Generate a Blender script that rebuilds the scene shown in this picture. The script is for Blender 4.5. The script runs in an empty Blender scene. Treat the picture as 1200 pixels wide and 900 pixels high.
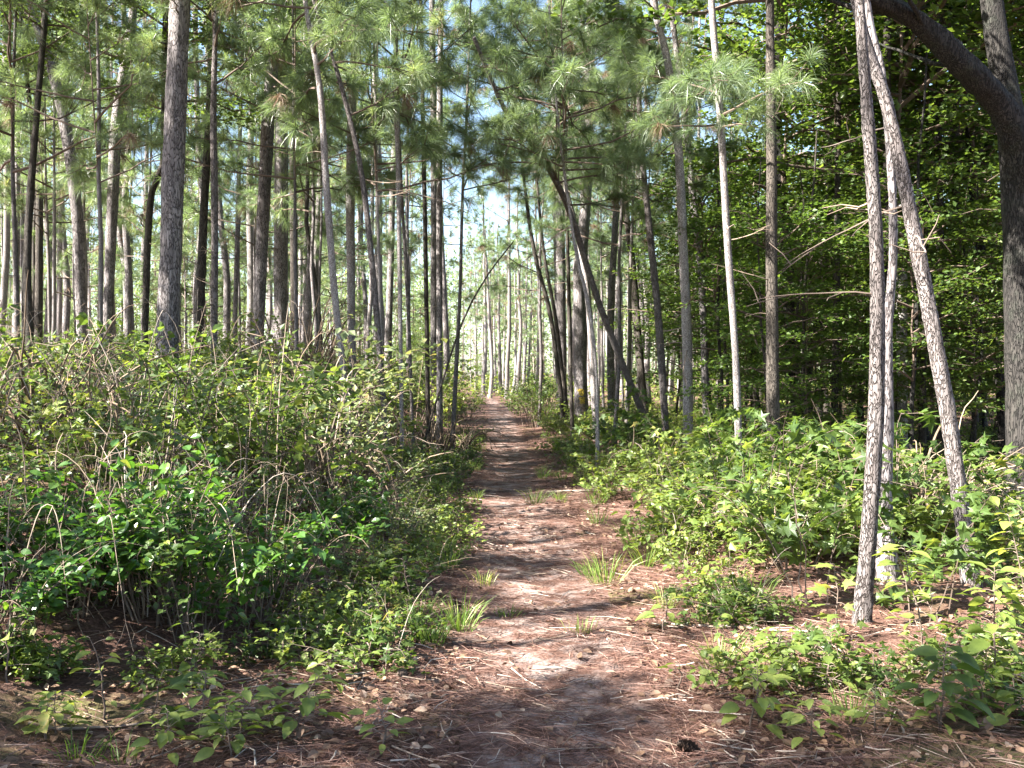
import bpy, math, random
import numpy as np
from mathutils import Vector, Matrix, Quaternion

random.seed(11)
rng = np.random.default_rng(11)
scene = bpy.context.scene
COL = scene.collection
R = math.radians
CAMZ = 1.6
F = 1150.0            # focal length in pixels of the 1200 px wide photograph
HAZE = False
HOR = 440.0           # row of the horizon in the photograph

# ------------------------------------------------------------------ terrain
_PY = [-60, 0, 4, 10, 15, 30, 52, 80, 110, 200, 900]
_PX = [0.6, .36, .27, .13, .0, -.26, -.7, -2.6, -9, -30, -200]
def pathx(y):
    return np.interp(y, _PY, _PX)
def sstep(a, b, x):
    t = np.clip((np.asarray(x, float) - a) / (b - a), 0, 1)
    return t * t * (3 - 2 * t)
def ground(x, y):
    x = np.asarray(x, float); y = np.asarray(y, float)
    dx = x - pathx(y)
    edge = -1.25 - 0.45 * np.exp(-((y - 4.0) / 2.2) ** 2)
    z = 0.80 * sstep(0, 1, (edge - dx) / 3.0) + 0.25 * sstep(-6, -22, dx)
    z = z + 0.07 * sstep(0.75, 1.7, dx) - 0.10 * sstep(3, 12, dx)
    z = z - 0.045 * np.exp(-(dx / 0.55) ** 2)
    amp = 0.012 + 0.035 * sstep(0.7, 2.5, np.abs(dx))
    z = z + amp * (np.sin(x * 2.1 + 0.7 * np.sin(y * 1.3)) * np.cos(y * 1.7 + 1.1) + 0.6 * np.sin(x * 4.3 + y * 3.1) + .5 * np.sin(y * 5.9 - x * 2.7))
    far = sstep(90, 300, np.hypot(x, y))
    return z + far * 3.0 * np.sin(x * .011 + 1) * np.cos(y * .009)
def at(u, v, Y):
    """photo pixel (1200x900) at distance Y -> world point"""
    return np.array([(u - 600) / F * Y, Y, CAMZ + (HOR - v) / F * Y])
def gz(x, y):
    return float(ground(x, y))

# ------------------------------------------------------------------ mesh helper
class MB:
    def __init__(s):
        s.V, s.FS, s.nv = [], [], 0
    def add(s, v, f, mat=0, tint=0.5):
        v = np.asarray(v, float).reshape(-1, 3); f = np.asarray(f, np.int64)
        t = np.broadcast_to(np.asarray(tint, float), (len(f),))
        s.V.append(v); s.FS.append((f + s.nv, mat, t)); s.nv += len(v)
    def build(s, name, mats, parent=None, smooth=False):
        me = bpy.data.meshes.new(name)
        put(me, s, mats, smooth)
        o = bpy.data.objects.new(name, me); COL.objects.link(o)
        if parent is not None: o.parent = parent
        return o
def put(me, s, mats, smooth):
    V = np.concatenate(s.V) if s.V else np.zeros((0, 3))
    loops, starts, mi, ti, pos = [], [], [], [], 0
    for f, m, t in s.FS:
        n, k = f.shape
        loops.append(f.ravel()); starts.append(pos + np.arange(n) * k); pos += n * k
        mi.append(np.full(n, m)); ti.append(t)
    me.vertices.add(len(V)); me.vertices.foreach_set('co', V.ravel().astype(np.float32))
    L = np.concatenate(loops).astype(np.int32)
    me.loops.add(len(L)); me.loops.foreach_set('vertex_index', L)
    S = np.concatenate(starts).astype(np.int32)
    me.polygons.add(len(S)); me.polygons.foreach_set('loop_start', S)
    me.polygons.foreach_set('material_index', np.concatenate(mi).astype(np.int32))
    me.polygons.foreach_set('use_smooth', np.full(len(S), smooth))
    me.update(calc_edges=True)
    a = me.attributes.new('tint', 'FLOAT', 'FACE')
    a.data.foreach_set('value', np.concatenate(ti).astype(np.float32))
    for m in mats: me.materials.append(m)
    me.validate()
def nrm(a):
    a = np.asarray(a, float)
    return a / np.maximum(np.linalg.norm(a, axis=-1, keepdims=True), 1e-9)
def rnd(n, a=0, b=1): return rng.uniform(a, b, n)
def rdir(n):
    return nrm(rng.normal(size=(n, 3)))

def smooth_line(P, Rr, step):
    P = np.asarray(P, float); Rr = np.asarray(Rr, float)
    n = len(P)
    Q = np.vstack([2 * P[0] - P[1], P, 2 * P[-1] - P[-2]])
    out, rr = [], []
    for i in range(n - 1):
        k = max(1, int(np.linalg.norm(P[i + 1] - P[i]) / step))
        for j in range(k):
            t = j / k
            a, b, c, d = Q[i], Q[i + 1], Q[i + 2], Q[i + 3]
            out.append(0.5 * (2 * b + (c - a) * t + (2 * a - 5 * b + 4 * c - d) * t * t + (3 * b - a - 3 * c + d) * t ** 3))
            rr.append(Rr[i] * (1 - t) + Rr[i + 1] * t)
    out.append(P[-1]); rr.append(Rr[-1])
    return np.array(out), np.array(rr)

def tube(mb, P, rad, n=8, mat=0, tint=.5, rough=0.0, cap=True):
    P = np.asarray(P, float); m = len(P); rad = np.broadcast_to(np.asarray(rad, float), (m,))
    T = nrm(np.gradient(P, axis=0))
    ref = np.array([0, 1, 0.]) if abs(T[0][2]) > .6 else np.array([0, 0, 1.])
    A = nrm(np.cross(T, ref)); B = np.cross(T, A)
    ang = np.arange(n) * 2 * math.pi / n
    rr = rad[:, None] * np.ones((m, n))
    if rough > 0:
        lump = rng.normal(size=(m, n)) * .55 + np.repeat(rng.normal(size=(m // 3 + 1, n)), 3, 0)[:m] * .7
        rr = rr * (1 + rough * lump)
    V = P[:, None, :] + rr[..., None] * (np.cos(ang)[None, :, None] * A[:, None, :] + np.sin(ang)[None, :, None] * B[:, None, :])
    i = np.arange(m - 1)[:, None] * n; j = np.arange(n)[None, :]
    f = np.stack([i + j, i + (j + 1) % n, i + n + (j + 1) % n, i + n + j], -1).reshape(-1, 4)
    mb.add(V.reshape(-1, 3), f, mat, tint)
    if cap:
        c = np.vstack([V[-1], P[-1:] + T[-1:] * rad[-1] * .4])
        mb.add(c, [[k, (k + 1) % n, n] for k in range(n)], mat, tint)

# leaf templates: x across, y along, z up (unit length)
def leaf_tpl(kind):
    if kind == 'kite':
        v = [(0, 0, 0), (.36, .42, .07), (0, 1, -.05), (-.36, .42, .07)]
        return np.array(v), [np.array([[0, 1, 2], [0, 2, 3]])]
    if kind == 'oval':
        v = [(0, 0, 0), (.24, .22, .06), (.31, .5, .07), (.17, .8, .0), (0, 1.02, -.10), (-.17, .8, .0), (-.31, .5, .07), (-.24, .22, .06), (0, .5, 0)]
        return np.array(v), [np.array([[0, 1, 2, 8], [8, 2, 3, 4], [8, 4, 5, 6], [0, 8, 6, 7]])]
    if kind == 'broad':
        v, f, rows = [], [], 8
        for i in range(rows):
            t = i / (rows - 1); w = .27 * math.sin(math.pi * min(1, t * .93 + .045) ** .78) ** .9
            zc = .05 - .30 * (t - .35) ** 2
            for x, dz in ((-1, .10), (-.5, .035), (0, 0), (.5, .035), (1, .10)):
                v.append((x * w, t, zc + dz * w * 2.2 + .012 * math.sin(t * 17 + x * 2) * abs(x)))
        for i in range(rows - 1):
            for j in range(4): f.append([i * 5 + j, i * 5 + j + 1, i * 5 + j + 6, i * 5 + j + 5])
        return np.array(v), [np.array(f)]
    if kind == 'star':
        v = [(0, 0, 0)]
        for a, r in ((-128, .42), (-100, .25), (-72, .62), (-40, .28), (0, .78), (40, .28), (72, .62), (100, .25), (128, .42)):
            a = R(a); v.append((math.sin(a) * r, .28 + math.cos(a) * r, -.16 * r * r + .02 * math.cos(a * 5)))
        v.append((0, .28, .04))
        n = len(v) - 1
        f = [[n, i, i + 1] for i in range(1, 9)] + [[n, 0, 1], [n, 9, 0]]
        return np.array(v), [np.array(f)]
TPL = {k: leaf_tpl(k) for k in ('kite', 'oval', 'star', 'broad')}
def leaves(mb, pos, d, up, size, kind='kite', mat=0, tint=None, width=1.0):
    """one leaf per position; d: axis, up: rough normal"""
    tv, tf = TPL[kind]; N = len(pos)
    d = nrm(d); s = nrm(np.cross(d, up)); nn = np.cross(s, d)
    size = np.broadcast_to(np.asarray(size, float), (N,))
    W = pos[:, None, :] + size[:, None, None] * (tv[None, :, 0:1] * width * s[:, None, :] + tv[None, :, 1:2] * d[:, None, :] + tv[None, :, 2:3] * nn[:, None, :])
    k = len(tv)
    if tint is None: tint = rnd(N)
    for f in tf:
        ff = (f[None] + (np.arange(N) * k)[:, None, None]).reshape(-1, f.shape[1])
        mb.add(W.reshape(-1, 3), ff, mat, np.repeat(tint, len(f)))
def needles(mb, pos, d, L, w, mat=0, tint=None, droop=.25):
    """long thin bent needles: two faces each"""
    N = len(pos); d = nrm(d)
    L = np.broadcast_to(np.asarray(L, float), (N,))[:, None]
    s = nrm(np.cross(d, rdir(N))) * w
    m = pos + d * L * .55 + np.array([0, 0, -1]) * L * droop * .2
    e = pos + d * L + np.array([0, 0, -1]) * L * droop
    V = np.stack([pos - s * .5, pos + s * .5, m + s * .5, m - s * .5, e], 1).reshape(-1, 3)
    b = (np.arange(N) * 5)[:, None]
    if tint is None: tint = rnd(N)
    mb.add(V, b + np.array([0, 1, 2, 3]), mat, tint)
    mb.FS.append((b + np.array([3, 2, 4]) + mb.nv - len(V), mat, tint))

# ------------------------------------------------------------------ materials
def mat_new(name):
    m = bpy.data.materials.new(name); m.use_nodes = True
    nt = m.node_tree; nt.nodes.clear()
    return m, nt, nt.nodes.new, nt.links.new
def ramp(N, stops):
    r = N('ShaderNodeValToRGB'); cr = r.color_ramp
    while len(cr.elements) < len(stops): cr.elements.new(.5)
    for e, (p, c) in zip(cr.elements, stops):
        e.position = p; e.color = (*c, 1)
    return r
def leaf_mat(name, stops, trans, rough=.45, tmul=(1.25, 1.25, .5), spec=.45, objvar=.25):
    m, nt, N, K = mat_new(name)
    at_ = N('ShaderNodeAttribute'); at_.attribute_name = 'tint'
    oi = N('ShaderNodeObjectInfo')
    ma = N('ShaderNodeMath'); ma.operation = 'MULTIPLY_ADD'; ma.inputs[1].default_value = objvar; K(oi.outputs['Random'], ma.inputs[0]); 
    sc = N('ShaderNodeMath'); sc.operation = 'MULTIPLY_ADD'; sc.inputs[1].default_value = 1 - objvar; sc.inputs[2].default_value = 0
    K(at_.outputs['Fac'], sc.inputs[0]); K(sc.outputs[0], ma.inputs[2])
    tcx = N('ShaderNodeTexCoord'); nx = N('ShaderNodeTexNoise'); nx.inputs['Scale'].default_value = 38; nx.inputs['Detail'].default_value = 3; K(tcx.outputs['Object'], nx.inputs[0])
    ax = N('ShaderNodeMath'); ax.operation = 'MULTIPLY_ADD'; ax.inputs[1].default_value = .5; K(nx.outputs['Fac'], ax.inputs[0]); sx = N('ShaderNodeMath'); sx.operation = 'SUBTRACT'; sx.inputs[1].default_value = .25; K(ma.outputs[0], sx.inputs[0]); K(sx.outputs[0], ax.inputs[2])
    r = ramp(N, stops); K(ax.outputs[0], r.inputs[0])
    p = N('ShaderNodeBsdfPrincipled'); p.inputs['Roughness'].default_value = rough; p.inputs['Specular IOR Level'].default_value = spec
    K(r.outputs[0], p.inputs['Base Color'])
    out = N('ShaderNodeOutputMaterial')
    if trans > 0:
        mu = N('ShaderNodeMix'); mu.data_type = 'RGBA'; mu.blend_type = 'MULTIPLY'; mu.inputs[0].default_value = 1
        K(r.outputs[0], mu.inputs[6]); mu.inputs[7].default_value = (*[c * 1.5 for c in tmul], 1)
        t = N('ShaderNodeBsdfTranslucent'); K(mu.outputs[2], t.inputs[0])
        mx = N('ShaderNodeMixShader'); mx.inputs[0].default_value = trans
        K(p.outputs[0], mx.inputs[1]); K(t.outputs[0], mx.inputs[2]); K(mx.outputs[0], out.inputs[0])
    else:
        K(p.outputs[0], out.inputs[0])
    return m
def bark_mat(name, c_plate, c_plate2, c_fis, scale=26, flat=.22, bump=.6, lichen=None):
    m, nt, N, K = mat_new(name)
    tc = N('ShaderNodeTexCoord'); mp = N('ShaderNodeMapping'); mp.inputs['Scale'].default_value = (1, 1, flat)
    oi = N('ShaderNodeObjectInfo')
    K(tc.outputs['Object'], mp.inputs[0])
    nz = N('ShaderNodeTexNoise'); nz.inputs['Scale'].default_value = 9; nz.inputs['Detail'].default_value = 5; K(mp.outputs[0], nz.inputs[0])
    ad = N('ShaderNodeMix'); ad.data_type = 'RGBA'; ad.blend_type = 'LINEAR_LIGHT'; ad.inputs[0].default_value = .16
    K(mp.outputs[0], ad.inputs[6]); K(nz.outputs['Color'], ad.inputs[7])
    vo = N('ShaderNodeTexVoronoi'); vo.feature = 'DISTANCE_TO_EDGE'; vo.inputs['Scale'].default_value = scale; K(ad.outputs[2], vo.inputs[0])
    fis = N('ShaderNodeMapRange'); fis.inputs[1].default_value = 0.0; fis.inputs[2].default_value = .14; K(vo.outputs['Distance'], fis.inputs[0])
    vc = N('ShaderNodeTexVoronoi'); vc.inputs['Scale'].default_value = scale; K(ad.outputs[2], vc.inputs[0])
    n2 = N('ShaderNodeTexNoise'); n2.inputs['Scale'].default_value = 3.2; n2.inputs['Detail'].default_value = 6; K(tc.outputs['Object'], n2.inputs[0])
    sp = N('ShaderNodeSeparateColor'); K(vc.outputs['Color'], sp.inputs[0])
    av = N('ShaderNodeMath'); av.operation = 'ADD'; K(sp.outputs[0], av.inputs[0]); K(n2.outputs['Fac'], av.inputs[1])
    hv = N('ShaderNodeMath'); hv.operation = 'MULTIPLY_ADD'; hv.inputs[1].default_value = .75; hv.inputs[2].default_value = -.25; K(av.outputs[0], hv.inputs[0]); hv.use_clamp = True
    c1 = N('ShaderNodeMix'); c1.data_type = 'RGBA'; K(hv.outputs[0], c1.inputs[0]); c1.inputs[6].default_value = (*c_plate, 1); c1.inputs[7].default_value = (*c_plate2, 1)
    c2 = N('ShaderNodeMix'); c2.data_type = 'RGBA'; K(fis.outputs[0], c2.inputs[0]); c2.inputs[6].default_value = (*c_fis, 1); K(c1.outputs[2], c2.inputs[7])
    last = c2.outputs[2]
    if lichen:
        n3 = N('ShaderNodeTexNoise'); n3.inputs['Scale'].default_value = 1.7; n3.inputs['Detail'].default_value = 8; n3.inputs['Roughness'].default_value = .7; K(tc.outputs['Object'], n3.inputs[0])
        r3 = N('ShaderNodeMapRange'); r3.inputs[1].default_value = .52; r3.inputs[2].default_value = .68; K(n3.outputs['Fac'], r3.inputs[0])
        c3 = N('ShaderNodeMix'); c3.data_type = 'RGBA'; K(r3.outputs[0], c3.inputs[0]); K(last, c3.inputs[6]); c3.inputs[7].default_value = (*lichen, 1)
        last = c3.outputs[2]
    br = N('ShaderNodeHueSaturation'); vv = N('ShaderNodeMapRange'); vv.inputs[3].default_value = .78; vv.inputs[4].default_value = 1.2
    K(oi.outputs['Random'], vv.inputs[0]); K(vv.outputs[0], br.inputs['Value']); K(last, br.inputs['Color'])
    p = N('ShaderNodeBsdfPrincipled'); p.inputs['Roughness'].default_value = .85; p.inputs['Specular IOR Level'].default_value = .25; K(br.outputs[0], p.inputs['Base Color'])
    hs = N('ShaderNodeMath'); hs.operation = 'MULTIPLY_ADD'; hs.inputs[1].default_value = .35; K(nz.outputs['Fac'], hs.inputs[0]); K(fis.outputs[0], hs.inputs[2])
    bp = N('ShaderNodeBump'); bp.inputs['Strength'].default_value = bump; bp.inputs['Distance'].default_value = .025; K(hs.outputs[0], bp.inputs['Height']); K(bp.outputs[0], p.inputs['Normal'])
    out = N('ShaderNodeOutputMaterial'); K(p.outputs[0], out.inputs[0])
    return m
M = {}
M['pine_bark'] = bark_mat('pine_bark', (.14, .122, .12), (.30, .27, .268), (.03, .024, .024))
M['young_bark'] = bark_mat('young_bark', (.125, .105, .10), (.21, .185, .18), (.068, .055, .05), scale=34, flat=.3, bump=1.0, lichen=(.175, .155, .15))
M['pale_bark'] = bark_mat('pale_bark', (.20, .175, .17), (.40, .37, .365), (.06, .045, .04), scale=54, flat=.3, bump=.5)
M['dark_bark'] = bark_mat('dark_bark', (.055, .045, .038), (.10, .085, .072), (.015, .012, .01), scale=30, flat=.2, bump=.7)
M['shaded_oak_bark'] = bark_mat('shaded_oak_bark', (.024, .021, .02), (.045, .04, .036), (.007, .006, .006), scale=34, flat=.16, bump=.9, lichen=(.042, .046, .036))  # oak bark tone lowered to stand in for the shade on the trunk
M['mottled_bark'] = bark_mat('mottled_bark', (.24, .22, .2), (.4, .38, .36), (.08, .065, .06), scale=30, flat=.3, bump=.4, lichen=(.55, .55, .52))
M['twig'] = leaf_mat('twig', [(0, (.07, .05, .04)), (.6, (.14, .105, .085)), (1, (.24, .2, .175))], 0, rough=.8, spec=.2)
M['dry_twig'] = leaf_mat('dry_twig', [(0, (.12, .085, .06)), (.6, (.25, .19, .145)), (1, (.42, .37, .32))], 0, rough=.8, spec=.2)
M['needle'] = leaf_mat('needle', [(0, (.08, .118, .068)), (.5, (.145, .195, .112)), (.85, (.205, .25, .135)), (1, (.31, .30, .15))], .45, rough=.34, tmul=(1.1, 1.15, .6), spec=.5)
M['dead_needle'] = leaf_mat('dead_needle', [(0, (.10, .06, .04)), (.6, (.19, .125, .08)), (1, (.28, .21, .14))], .2, rough=.6, tmul=(1, .9, .8))
M['broadleaf'] = leaf_mat('broadleaf', [(0, (.036, .068, .018)), (.5, (.07, .115, .028)), (.85, (.115, .165, .038)), (.95, (.2, .21, .045)), (1, (.28, .23, .06))], .46, tmul=(1.3, 1.2, .6))
M['bright_leaf'] = leaf_mat('bright_leaf', [(0, (.06, .10, .022)), (.5, (.13, .18, .042)), (.85, (.22, .26, .065)), (.95, (.34, .32, .09)), (1, (.42, .34, .12))], .43, tmul=(1.25, 1.18, .65))
M['glossy_leaf'] = leaf_mat('glossy_leaf', [(0, (.024, .066, .014)), (.5, (.05, .115, .022)), (.85, (.10, .17, .03)), (1, (.2, .2, .05))], .36, rough=.32, spec=.55)
M['dull_leaf'] = leaf_mat('dull_leaf', [(0, (.04, .07, .025)), (.5, (.065, .10, .03)), (.8, (.10, .13, .04)), (.92, (.2, .16, .06)), (1, (.28, .13, .05))], .35, rough=.5)
M['midleaf'] = leaf_mat('midleaf', [(0, (.04, .08, .018)), (.5, (.085, .135, .03)), (.85, (.135, .185, .042)), (.96, (.2, .22, .05)), (1, (.28, .25, .07))], .5, tmul=(1.2, 1.2, .6))
M['pale_leaf'] = leaf_mat('pale_leaf', [(0, (.07, .10, .045)), (.5, (.13, .165, .075)), (.85, (.2, .22, .10)), (1, (.36, .27, .13))], .36, rough=.42, tmul=(1.2, 1.15, .65))
M['grass'] = leaf_mat('grass', [(0, (.06, .12, .02)), (.6, (.12, .19, .035)), (1, (.36, .31, .15))], .35, rough=.5)
M['straw'] = leaf_mat('straw', [(0, (.06, .028, .02)), (.5, (.135, .068, .05)), (.85, (.23, .135, .105)), (1, (.33, .25, .2))], .1, rough=.6, tmul=(1, .9, .8), objvar=0)
M['litter_leaf'] = leaf_mat('litter_leaf', [(0, (.08, .045, .028)), (.5, (.17, .10, .062)), (.85, (.26, .165, .11)), (1, (.36, .28, .21))], .15, rough=.6, tmul=(1, .9, .8), objvar=0)
M['cone'] = leaf_mat('cone', [(0, (.05, .032, .022)), (1, (.13, .085, .06))], 0, rough=.7)
def paint():
    m, nt, N, K = mat_new('yellow_paint')
    tc = N('ShaderNodeTexCoord'); n = N('ShaderNodeTexNoise'); n.inputs['Scale'].default_value = 30; K(tc.outputs['Object'], n.inputs[0])
    r = ramp(N, [(.36, (.07, .05, .03)), (.47, (.40, .29, .04)), (.65, (.62, .46, .06))]); K(n.outputs['Fac'], r.inputs[0])
    p = N('ShaderNodeBsdfPrincipled'); p.inputs['Roughness'].default_value = .6; K(r.outputs[0], p.inputs['Base Color'])
    o = N('ShaderNodeOutputMaterial'); K(p.outputs[0], o.inputs[0]); return m
M['yellow_paint'] = paint()
def ground_mat(name, path):
    m, nt, N, K = mat_new(name)
    tc = N('ShaderNodeTexCoord')
    def noise(s, d=6, r=.6):
        n = N('ShaderNodeTexNoise'); n.inputs['Scale'].default_value = s; n.inputs['Detail'].default_value = d; n.inputs['Roughness'].default_value = r
        K(tc.outputs['Object'], n.inputs[0]); return n
    a, b, c = noise(55, 4, .7), noise(6), noise(.8)
    r1 = ramp(N, [(.25, (.03, .018, .014)), (.5, (.10, .054, .041)), (.75, (.19, .12, .095))]); K(a.outputs['Fac'], r1.inputs[0])
    if path:
        r2 = ramp(N, [(.43, (0, 0, 0)), (.62, (1, 1, 1))]); K(b.outputs['Fac'], r2.inputs[0])
        at_ = N('ShaderNodeAttribute'); at_.attribute_name = 'tint'
        mu = N('ShaderNodeMath'); mu.operation = 'MULTIPLY'; K(r2.outputs[0], mu.inputs[0]); K(at_.outputs['Fac'], mu.inputs[1])
        sunlit_sand = ramp(N, [(.3, (.17, .128, .113)), (.7, (.34, .275, .25))]); K(a.outputs['Fac'], sunlit_sand.inputs[0])  # pale worn sand, its mask widened to paint in patches of sun
        mx = N('ShaderNodeMix'); mx.data_type = 'RGBA'; K(mu.outputs[0], mx.inputs[0]); K(r1.outputs[0], mx.inputs[6]); K(sunlit_sand.outputs[0], mx.inputs[7])
    else:
        r2 = ramp(N, [(.54, (0, 0, 0)), (.74, (1, 1, 1))]); K(c.outputs['Fac'], r2.inputs[0])
        g = ramp(N, [(.35, (.045, .055, .02)), (.7, (.14, .15, .05))]); K(b.outputs['Fac'], g.inputs[0])
        mx = N('ShaderNodeMix'); mx.data_type = 'RGBA'; K(r2.outputs[0], mx.inputs[0]); K(r1.outputs[0], mx.inputs[6]); K(g.outputs[0], mx.inputs[7])
    p = N('ShaderNodeBsdfPrincipled'); p.inputs['Roughness'].default_value = .9; p.inputs['Specular IOR Level'].default_value = .15; K(mx.outputs[2], p.inputs['Base Color'])
    bp = N('ShaderNodeBump'); bp.inputs['Strength'].default_value = .7; bp.inputs['Distance'].default_value = .02; K(a.outputs['Fac'], bp.inputs['Height']); K(bp.outputs[0], p.inputs['Normal'])
    o = N('ShaderNodeOutputMaterial'); K(p.outputs[0], o.inputs[0]); return m
M['ground'] = ground_mat('forest_floor', False)
M['path'] = ground_mat('pine_straw_path', True)

# ------------------------------------------------------------------ things
def tag(o, label, cat, group=None):
    o['label'] = label; o['category'] = cat
    if group: o['group'] = group
def empty(name, loc, rz=0):
    o = bpy.data.objects.new(name, None); COL.objects.link(o)
    o.location = loc; o.rotation_euler = (0, 0, rz); o.empty_display_size = .2
    return o
def child(name, mesh, parent, loc=(0, 0, 0), rot=(0, 0, 0), sc=1.0):
    o = bpy.data.objects.new(name, mesh); COL.objects.link(o); o.parent = parent
    o.location = loc; o.rotation_euler = rot; o.scale = (sc,) * 3 if np.isscalar(sc) else sc
    return o
def mesh_of(mb, name, mats, smooth=False):
    me = bpy.data.meshes.new(name); put(me, mb, mats, smooth); return me

# ---- the setting
def sheet(name, xs, ys, mat, dz=0, tintf=None):
    mb = MB(); X, Y = np.meshgrid(xs, ys)
    V = np.stack([X, Y, ground(X, Y) + dz], -1).reshape(-1, 3)
    n = len(xs); i = np.arange(len(ys) - 1)[:, None] * n; j = np.arange(n - 1)[None]
    f = np.stack([i + j, i + j + 1, i + n + j + 1, i + n + j], -1).reshape(-1, 4)
    mb.add(V, f, 0, .5)
    o = mb.build(name, [mat], smooth=True); o['kind'] = 'structure'; return o
def spaced(lims):
    out = []
    for a, b, s in lims: out += list(np.arange(a, b, s))
    return np.array(out + [lims[-1][1]])
sheet('ground', spaced([(-600, -60, 30), (-60, -12, 2), (-12, -4, .4), (-4, 4, .12), (4, 14, .4), (14, 60, 2), (60, 600, 30)]),
      spaced([(-80, -2, 3), (-2, 16, .14), (16, 40, .4), (40, 120, 2), (120, 900, 30)]), M['ground'])
def make_path():
    mb = MB(); ys = spaced([(-4, 20, .1), (20, 60, .3), (60, 110, 1)]); K = 17
    t = np.linspace(-1, 1, K)
    wl = .58 + .07 * np.sin(ys * 2.3) + .05 * np.sin(ys * 5.1 + 1) + rng.normal(size=len(ys)) * .02
    wr = .56 + .07 * np.sin(ys * 1.9 + 2) + .05 * np.sin(ys * 4.3) + rng.normal(size=len(ys)) * .02
    X = pathx(ys)[:, None] + np.where(t[None] < 0, t[None] * wl[:, None], t[None] * wr[:, None])
    Y = ys[:, None] + 0 * X
    edge = np.abs(t) > .99
    Z = ground(X, Y) + np.where(edge[None], -.006, .005)
    V = np.stack([X, Y, Z], -1).reshape(-1, 3)
    i = np.arange(len(ys) - 1)[:, None] * K; j = np.arange(K - 1)[None]
    f = np.stack([i + j, i + j + 1, i + K + j + 1, i + K + j], -1).reshape(-1, 4)
    tm = 1 - np.abs((t[1:] + t[:-1]) / 2) ** 2
    mb.add(V, f, 0, np.tile(tm, len(ys) - 1))
    o = mb.build('path', [M['path']], smooth=True); o['kind'] = 'structure'
make_path()

# ---- pine crowns (shared meshes): bark twigs = slot 0, needles = slot 1, dead needles = slot 2
def tuft(mb, p, d, L, n, w, dead=False, spread=1.0):
    ax = nrm(np.asarray(d, float))
    back = rng.uniform(0, .55, n)[:, None] * L * .6
    dd = nrm(ax[None] * rng.uniform(.15, 1.0, n)[:, None] + rdir(n) * .75 * spread)
    if dead:
        dd = nrm(dd * .85 + np.array([0, 0, -.75])); L = L * .9
    needles(mb, p[None] - ax[None] * back, dd, L * rng.uniform(.75, 1.1, n), w, 2 if dead else 1, np.clip(rng.normal(.45, .22) + rng.normal(size=n) * .12, 0, 1), droop=.36)
def pine_crown(seed, H, Rad, nb, per, nn, L, w, dead=.03, shape='tall'):
    global rng
    keep = rng; rng = np.random.default_rng(seed)
    mb = MB()
    lean = rng.normal(size=2) * .03
    zs = np.linspace(0, H, 8)
    tube(mb, np.stack([lean[0] * zs, lean[1] * zs, zs], 1), np.linspace(.016, .008, 8) * (H / 5), 6, 0, .4)
    for b in range(nb):
        t = (b + rng.uniform(0, 1)) / nb
        z = H * (t * .97)
        prof = (1 - t) ** .7 * .9 + .14 if shape == 'young' else (math.sin(min(1, t * 1.15 + .28) * math.pi) ** .8 * .9 + .15)
        r = Rad * prof * rng.uniform(.6, 1.15)
        a = b * 2.4 + rng.normal() * .5
        el = rng.uniform(-.15, .35) + t * .7
        dirv = np.array([math.cos(a) * math.cos(el), math.sin(a) * math.cos(el), math.sin(el)])
        p0 = np.array([lean[0] * z, lean[1] * z, z])
        k = 6
        s = np.linspace(0, 1, k)
        P = p0 + dirv * (s * r)[:, None] + np.array([0, 0, 1.]) * (s ** 2 * r * rng.uniform(-.05, .3))[:, None] + rng.normal(size=(k, 3)) * .03 * r * s[:, None]
        tube(mb, P, np.linspace(.012, .0045, k) * (r / 1.4 + .3), 5, 0, rng.uniform(.1, .7), cap=False)
        for q in range(max(2, int(per * (.5 + r / Rad)))):
            u = rng.uniform(.3, 1.0) ** .7
            i = min(k - 2, int(u * (k - 1))); fr = u * (k - 1) - i
            b0 = P[i] * (1 - fr) + P[i + 1] * fr
            sd = nrm(dirv * .8 + rng.normal(size=3) * .7 + np.array([0, 0, .35]))
            ln = rng.uniform(.12, .55) * (1.15 - .6 * u) * min(1.3, r)
            tip = b0 + sd * ln
            tube(mb, np.array([b0, b0 + sd * ln * .5 + [0, 0, -.03 * ln], tip]), [.006, .005, .003], 3, 0, .4, cap=False)
            tuft(mb, tip, sd + [0, 0, .25], L, nn, w, rng.uniform() < dead)
        tuft(mb, P[-1], P[-1] - P[-2], L, nn, w)
    tuft(mb, np.array([lean[0] * H, lean[1] * H, H]), [0, 0, 1], L, nn, w)
    me = mesh_of(mb, 'pine_crown', [M['twig'], M['needle'], M['dead_needle']])
    rng = keep
    return me
CR_TALL = [pine_crown(100 + i, 6.5, 2.3, 17, 5, 60, .26, .007) for i in range(5)]
CR_FAR = [pine_crown(200 + i, 9.5, 2.5, 24, 5, 24, .34, .015) for i in range(4)]
CR_FARY = [pine_crown(250 + i, 5.5, 2.0, 22, 6, 26, .32, .014, .04, 'young') for i in range(3)]
CR_YOUNG = [pine_crown(300 + i, 4.2, 1.75, 24, 7, 96, .25, .0040, .04, 'young') for i in range(5)]

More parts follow.
